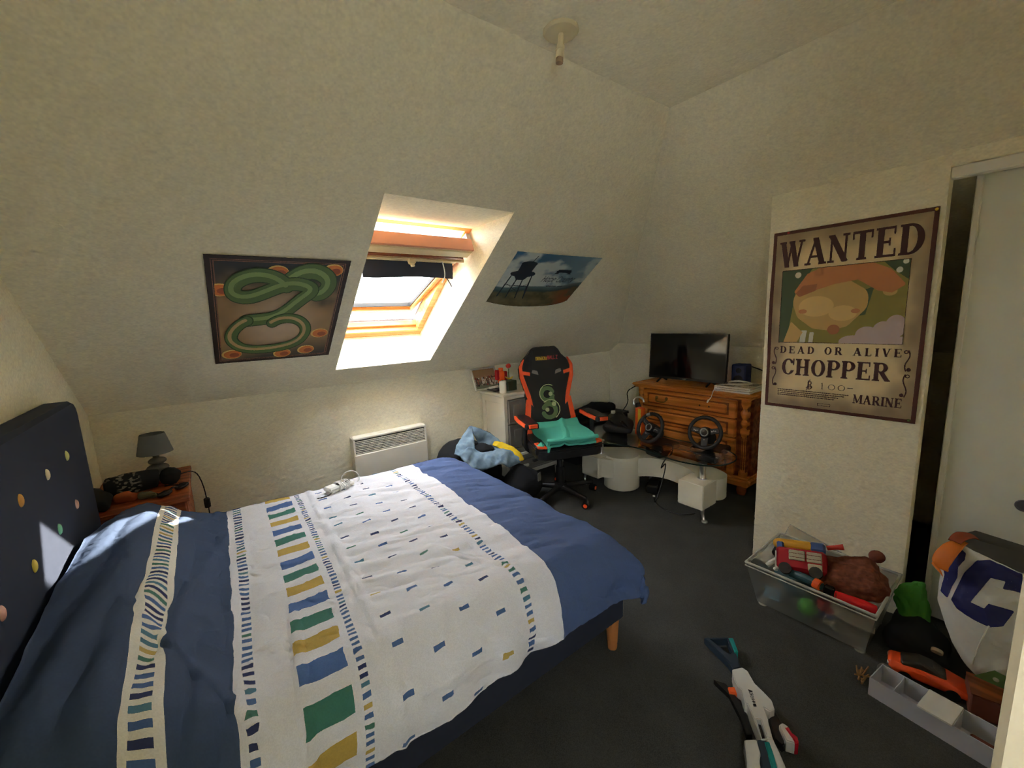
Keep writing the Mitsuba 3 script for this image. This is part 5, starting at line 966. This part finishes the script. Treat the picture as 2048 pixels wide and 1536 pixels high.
part(sbg, 'front', drape(bo, 0.), 'bag_white', smooth=True)
part(sbg, 'lettering', drape(Polygon([[0.147,0.311],[0.123,0.438],[0.097,0.5],[0.067,0.515],[-0.008,0.494],[-0.015,0.424],[0.023,0.427],[0.019,0.455],[0.062,0.457],[0.105,0.329],[0.061,0.322],[0.052,0.347],[-0.003,0.342],[0.015,0.279],[0.044,0.264],[0.092,0.273],[0.13,0.287]]).buffer(.006).buffer(-.002), .0016), 'bag_blue', 'blue letter C', smooth=True)
part(sbg, 'lettering', drape(Polygon([[0.185,0.427],[0.151,0.523],[0.134,0.515],[0.134,0.492],[0.149,0.452],[0.147,0.406],[0.158,0.36],[0.165,0.312],[0.181,0.32],[0.176,0.391]]).buffer(.004).intersection(bo.buffer(-.002)), .0016), 'bag_blue', 'blue stroke of the next letter', smooth=True)
bkp = bo.exterior.coords
side_ = []
for (a, b) in zip(bkp[:-1], bkp[1:]):
    if (a[1]+b[1])/2 > .45: continue
    side_.append(quad((bagx(np.array([a[0]]), np.array([a[1]]))[0], *a), (bagx(np.array([b[0]]), np.array([b[1]]))[0], *b), (2.44, b[0]*.9, b[1]*.9+.02), (2.44, a[0]*.9, a[1]*.9+.02)))
part(sbg, 'gusset', cat(*side_), 'bag_white')
part(sbg, 'lining', cat(quad((2.45, .17, .10), (2.45, -.08, .10), (2.42, -.09, .52), (2.42, .165, .53)), quad((2.42, .165, .53), (2.42, -.09, .52), (2.40, -.05, .56), (2.40, .12, .575))), 'bag_dark', 'dark inside of the bag')
part(sbg, 'handle', strip([(2.33, .148, .545), (2.27, .168, .535), (2.235, .185, .50), (2.232, .195, .455), (2.25, .19, .435)], [.04, .055, .06, .055], (-.8, .3, .5), seed=3, amp=.004, t=.004), 'handle_orange', 'orange handle', smooth=True)
part(sbg, 'handle', strip([(2.38, .12, .56), (2.33, .145, .575), (2.28, .165, .555)], [.04, .05, .04], (-.5, .2, .8), seed=5, amp=.004, t=.004), 'handle_rust', 'rust coloured upper handle', smooth=True)
part(sbg, 'seam', tube([(bagx(np.array([y]), np.array([z]))[0]-.003, y, z) for y, z in ((.045, .265), (.058, .20), (.066, .14), (.07, .09))], .0025, 6), 'toy_white', smooth=True)
# ---------------------------------------------------------------- heap between bin and bag
mat('green_plush', (58, 118, 44), .95)
obj('green_plush', lump(hullballs([(2.36, .285, .20, .045), (2.34, .25, .14, .05), (2.38, .26, .26, .025)]).subdivide().subdivide().subdivide(), .016, 30, 3), 'green_plush', 'bright green soft toy between the toy bin and the white shopping bag', 'soft toy', smooth=True)
obj('black_sack', lump(hullballs([(2.24, .27, .07, .06), (2.32, .19, .06, .055), (2.24, .17, .04, .04), (2.38, .26, .09, .06), (2.30, .24, .12, .04)]).subdivide().subdivide(), .014, 14, 5), 'black_cloth', 'black cloth sack on the carpet between the toy bin and shopping bag', 'sack', smooth=True)
obj('steel_ball', ball(.026, (2.045, .285, .026), (1, 1, 1), 3), 'pebble', 'dark shiny ball on the carpet at the corner of the toy bin', 'ball', smooth=True)
obj('small_dial', cyl(.018, (2.215, .165, .092), (2.225, .165, .10), 20), 'panel_cream', 'round pale dial lying on the black sack', 'toy')
car = thing('toy_car', 'orange toy sports car with dark roof behind the divided tray', 'toy car')
CC = np.array([2.135, .175, 0]); ce = np.array([.18, -.98, 0]); ce /= np.linalg.norm(ce)
def LCa(m): return frame(mv(m, s=.88), CC, ce, (-ce[1], ce[0], 0))
mat('car_orange', (222, 78, 34), .3); mat('car_glass', (42, 38, 34), .2)
part(car, 'body', LCa(hullballs([(-.115, -.042, .04, .016), (-.115, .042, .04, .016), (-.12, -.03, .055, .015), (-.12, .03, .055, .015), (.115, -.045, .035, .014), (.115, .045, .035, .014), (-.03, -.045, .062, .014), (-.03, .045, .062, .014), (.05, -.04, .058, .014), (.05, .04, .058, .014)])), 'car_orange', smooth=40)
part(car, 'cabin', LCa(hullballs([(-.08, -.032, .072, .012), (-.08, .032, .072, .012), (.045, -.03, .070, .010), (.045, .03, .070, .010), (-.03, -.028, .094, .010), (-.03, .028, .094, .010), (.01, -.026, .092, .008), (.01, .026, .092, .008)])), 'car_glass', smooth=40)
part(car, 'bumper', LCa(bx(-.136, -.125, -.045, .045, .022, .032, .003)), 'black_plastic'); part(car, 'bumper', LCa(bx(.124, .132, -.045, .045, .02, .03, .003)), 'black_plastic')
for x in (-.075, .075):
    for y in (-.05, .05): part(car, 'wheel', LCa(cyl(.024, (x, y-.010, .024), (x, y+.010, .024), 24)), 'black_plastic', smooth=40)
for y in (-.03, .03): part(car, 'headlight', LCa(ball(.009, (-.132, y, .05), (.5, 1.3, .8))), 'toy_white', smooth=True)
wb = thing('stick_bundle', 'bundle of thin brown wooden sticks beside the left end of the divided tray', 'sticks')
mat('stick_wood', (138, 104, 66), .8)
for i in range(12):
    a = rng.uniform(-.6, .6); x0_, y0_ = 1.90+.06*rng.random(), .325+.03*rng.random(); l_ = .04+.04*rng.random()
    part(wb, 'stick', tube([(x0_, y0_, .004+.003*i), (x0_+l_*math.cos(a), y0_+l_*math.sin(a)*.5, .008+.004*(i % 5))], .003, 5, smooth=False), 'stick_wood')
# ---------------------------------------------------------------- divided tray
mat('tray_plastic', (176, 177, 184), .4)
ty = thing('divided_tray', 'long white plastic tray with dividers lying on the carpet in front of the toys', 'tray')
TO = np.array([1.895, .305, 0.]); te = np.array([-.13, -.99, 0]); te /= np.linalg.norm(te); tf = np.array([-te[1], te[0], 0])*-1
def LTy(m): return frame(m, TO, te, np.array([-te[1], te[0], 0]))
TL_, TWd, THt = .50, .115, .075
part(ty, 'base', LTy(bx(0, TL_, 0, TWd, 0, .003)), 'tray_plastic')
for y in (0, TWd-.003): part(ty, 'side_wall', LTy(bx(0, TL_, y, y+.003, .003, THt)), 'tray_plastic')
for x in (0, TL_-.003): part(ty, 'end_wall', LTy(bx(x, x+.003, .003, TWd-.003, .003, THt)), 'tray_plastic')
for x in (.068, .135, .225): part(ty, 'divider', LTy(bx(x, x+.0025, .003, TWd-.003, .003, THt-.002)), 'tray_plastic')
part(ty, 'cover', LTy(bx(.137, .226, -.004, TWd, THt-.004, THt+.004, .001)), 'toy_white', 'white cover over one compartment')
obj('red_token', LTy(mv(bx(-.018, .018, -.016, .016, 0, .02, .003), (.045, .03, .004), rz=20)), 'toy_red', 'dark red toy brick in the first compartment of the divided tray', 'toy brick')
obj('dark_strip', LTy(mv(bx(-.02, .02, -.012, .012, 0, .025, .004), (.105, .04, .004), rz=-15)), 'black_plastic', 'black toy piece in the second compartment of the divided tray', 'toy')
obj('maroon_strip', LTy(bx(.26, .46, .025, .055, .004, .05, .005)), 'toy_brown', 'dark brown toy strip lying in the last compartment of the divided tray', 'toy')
mat('twine', (150, 134, 104), .9)
obj('twine', tube([(2.02, .12, .02), (1.995, .06, .03), (2.01, .0, .02), (1.975, -.04, .03), (1.99, -.08, .02)], .006, 6), 'twine', 'pale twine trailing between divided tray and shopping bag', 'string', smooth=True)
bb = thing('brown_box', 'dark brown box under the corner of the shopping bag', 'box')
part(bb, 'box', mv(bx(-.06, .06, -.05, .05, 0, .085, .004), (2.135, .02, 0), rz=12), 'toy_brown'); part(bb, 'flap', mv(bx(-.06, .06, -.05, .05, .086, .089), (2.135, .02, 0), rz=12), 'oak_dark')
gcd = thing('green_card', 'green card with a pale spot hanging at the bottom of the shopping bag', 'card')
part(gcd, 'card', mv(prism(Polygon([(-.05, -.02), (-.005, .035), (.035, .03), (.045, -.02)]), .003), (2.17, .01, .115), rx=90, rz=-90), 'stem_green'); part(gcd, 'spot', ball(.008, (2.166, .008, .118), (.3, 1, 1)), 'panel_cream', smooth=True)
obj('foam_scrap', lump(hullballs([(2.02, .03, .02, .02), (1.99, -.03, .018, .018)]).subdivide().subdivide(), .006, 40), 'twine', 'tan crumpled scrap behind the divided tray below the box', 'scrap', smooth=True)
# ---------------------------------------------------------------- toy blaster on the carpet
mat('gun_white', (196, 194, 186), .45); mat('gun_navy', (38, 50, 62), .5); mat('gun_teal', (30, 132, 128), .45); mat('gun_red', (178, 26, 44), .45)
D = {'stock':[[1.643,0.824],[1.727,0.758],[1.663,0.695],[1.603,0.649],[1.572,0.665],[1.593,0.694]],'stock_hole':[[1.653,0.801],[1.711,0.756],[1.656,0.708],[1.636,0.711]],'teal1':[[1.718,0.754],[1.731,0.739],[1.674,0.692],[1.652,0.694]],'body':[[1.551,0.66],[1.591,0.64],[1.591,0.618],[1.553,0.577],[1.539,0.537],[1.525,0.505],[1.495,0.484],[1.472,0.491],[1.471,0.511],[1.443,0.489],[1.376,0.445],[1.346,0.469],[1.404,0.521],[1.441,0.553],[1.437,0.562],[1.486,0.594],[1.489,0.613],[1.514,0.637]],'slot':[[1.406,0.508],[1.416,0.498],[1.363,0.458],[1.35,0.468]],'plate':[[1.505,0.584],[1.512,0.565],[1.453,0.524],[1.442,0.536]],'rail':[[1.381,0.447],[1.348,0.414],[1.311,0.381],[1.275,0.353],[1.253,0.371],[1.289,0.399],[1.366,0.459]],'teal2':[[1.347,0.459],[1.358,0.447],[1.291,0.4],[1.25,0.37],[1.234,0.383],[1.278,0.412]],'navy':[[1.342,0.479],[1.363,0.46],[1.243,0.383],[1.212,0.409],[1.294,0.452]],'left':[[1.301,0.505],[1.336,0.48],[1.295,0.45],[1.273,0.445],[1.208,0.408],[1.172,0.437],[1.242,0.47],[1.276,0.489]],'sidew':[[1.453,0.454],[1.471,0.45],[1.471,0.432],[1.425,0.393],[1.411,0.417]],'sider':[[1.454,0.436],[1.466,0.43],[1.452,0.414],[1.45,0.396],[1.431,0.387],[1.421,0.393],[1.434,0.407]],'arm':[[1.489,0.506],[1.52,0.495],[1.484,0.453],[1.43,0.419],[1.403,0.424],[1.408,0.45]],'org':[[1.488,0.647],[1.51,0.628],[1.486,0.61],[1.468,0.631]],'dark':[[1.481,0.741],[1.519,0.662],[1.488,0.6],[1.441,0.538],[1.372,0.49],[1.333,0.518],[1.398,0.573],[1.454,0.638]]}
gn = thing('toy_blaster', 'white navy and teal toy blaster lying on the dark carpet near the bed', 'toy gun')
def gp2(k, z0_, z1_, hole=None, r=.004):
    pl = Polygon(D[k]).buffer(0)
    pl = pl.buffer(-r).buffer(r) if r else pl
    if hole: pl = pl.difference(Polygon(D[hole]).buffer(0))
    return cat(mv(prism(pl, (z1_-z0_)-.004), (0, 0, z0_)), mv(prism(pl.buffer(-.003), .004), (0, 0, z1_-.004)))
part(gn, 'stock', gp2('stock', .012, .045, 'stock_hole', 0), 'gun_navy'); part(gn, 'stock_strip', gp2('teal1', .014, .050, None, 0), 'gun_teal')
part(gn, 'body', gp2('body', .008, .060, 'slot', .003), 'gun_white'); part(gn, 'slot', gp2('slot', .010, .040, None, 0), 'black_plastic')
part(gn, 'name_plate', gp2('plate', .05, .0612, None, 0), 'black_plastic')
pc = np.array(D['plate']); gx_ = pc[3]-pc[0]; gx_ = np.r_[gx_/np.linalg.norm(gx_), 0]; lt = fit(meshkit.text_mesh('X5011', .02, .001, True), .052, .013)
part(gn, 'lettering', frame(lt, (*pc.mean(0), .0612), gx_, np.cross([0, 0, 1], gx_)), 'gun_white', 'pale lettering on the black plate')
part(gn, 'rail', gp2('rail', .010, .055, None, .002), 'gun_white'); part(gn, 'teal_strip', gp2('teal2', .012, .058, None, .001), 'gun_teal'); part(gn, 'fore_body', gp2('navy', .008, .050, None, .002), 'gun_navy'); part(gn, 'magazine', gp2('left', .006, .055, None, .004), 'gun_white')
part(gn, 'grip', gp2('arm', .002, .030, None, .002), 'black_plastic'); part(gn, 'side_shell', gp2('sidew', .006, .050, None, .002), 'gun_white'); part(gn, 'side_trigger', gp2('sider', .008, .055, None, .001), 'gun_red')
part(gn, 'under_body', cat(mv(prism(Polygon(D['dark']).buffer(-.014), .02), (0, 0, .001))), 'black_plastic'); part(gn, 'trigger', gp2('org', .004, .030, None, .003), 'orange_plastic')
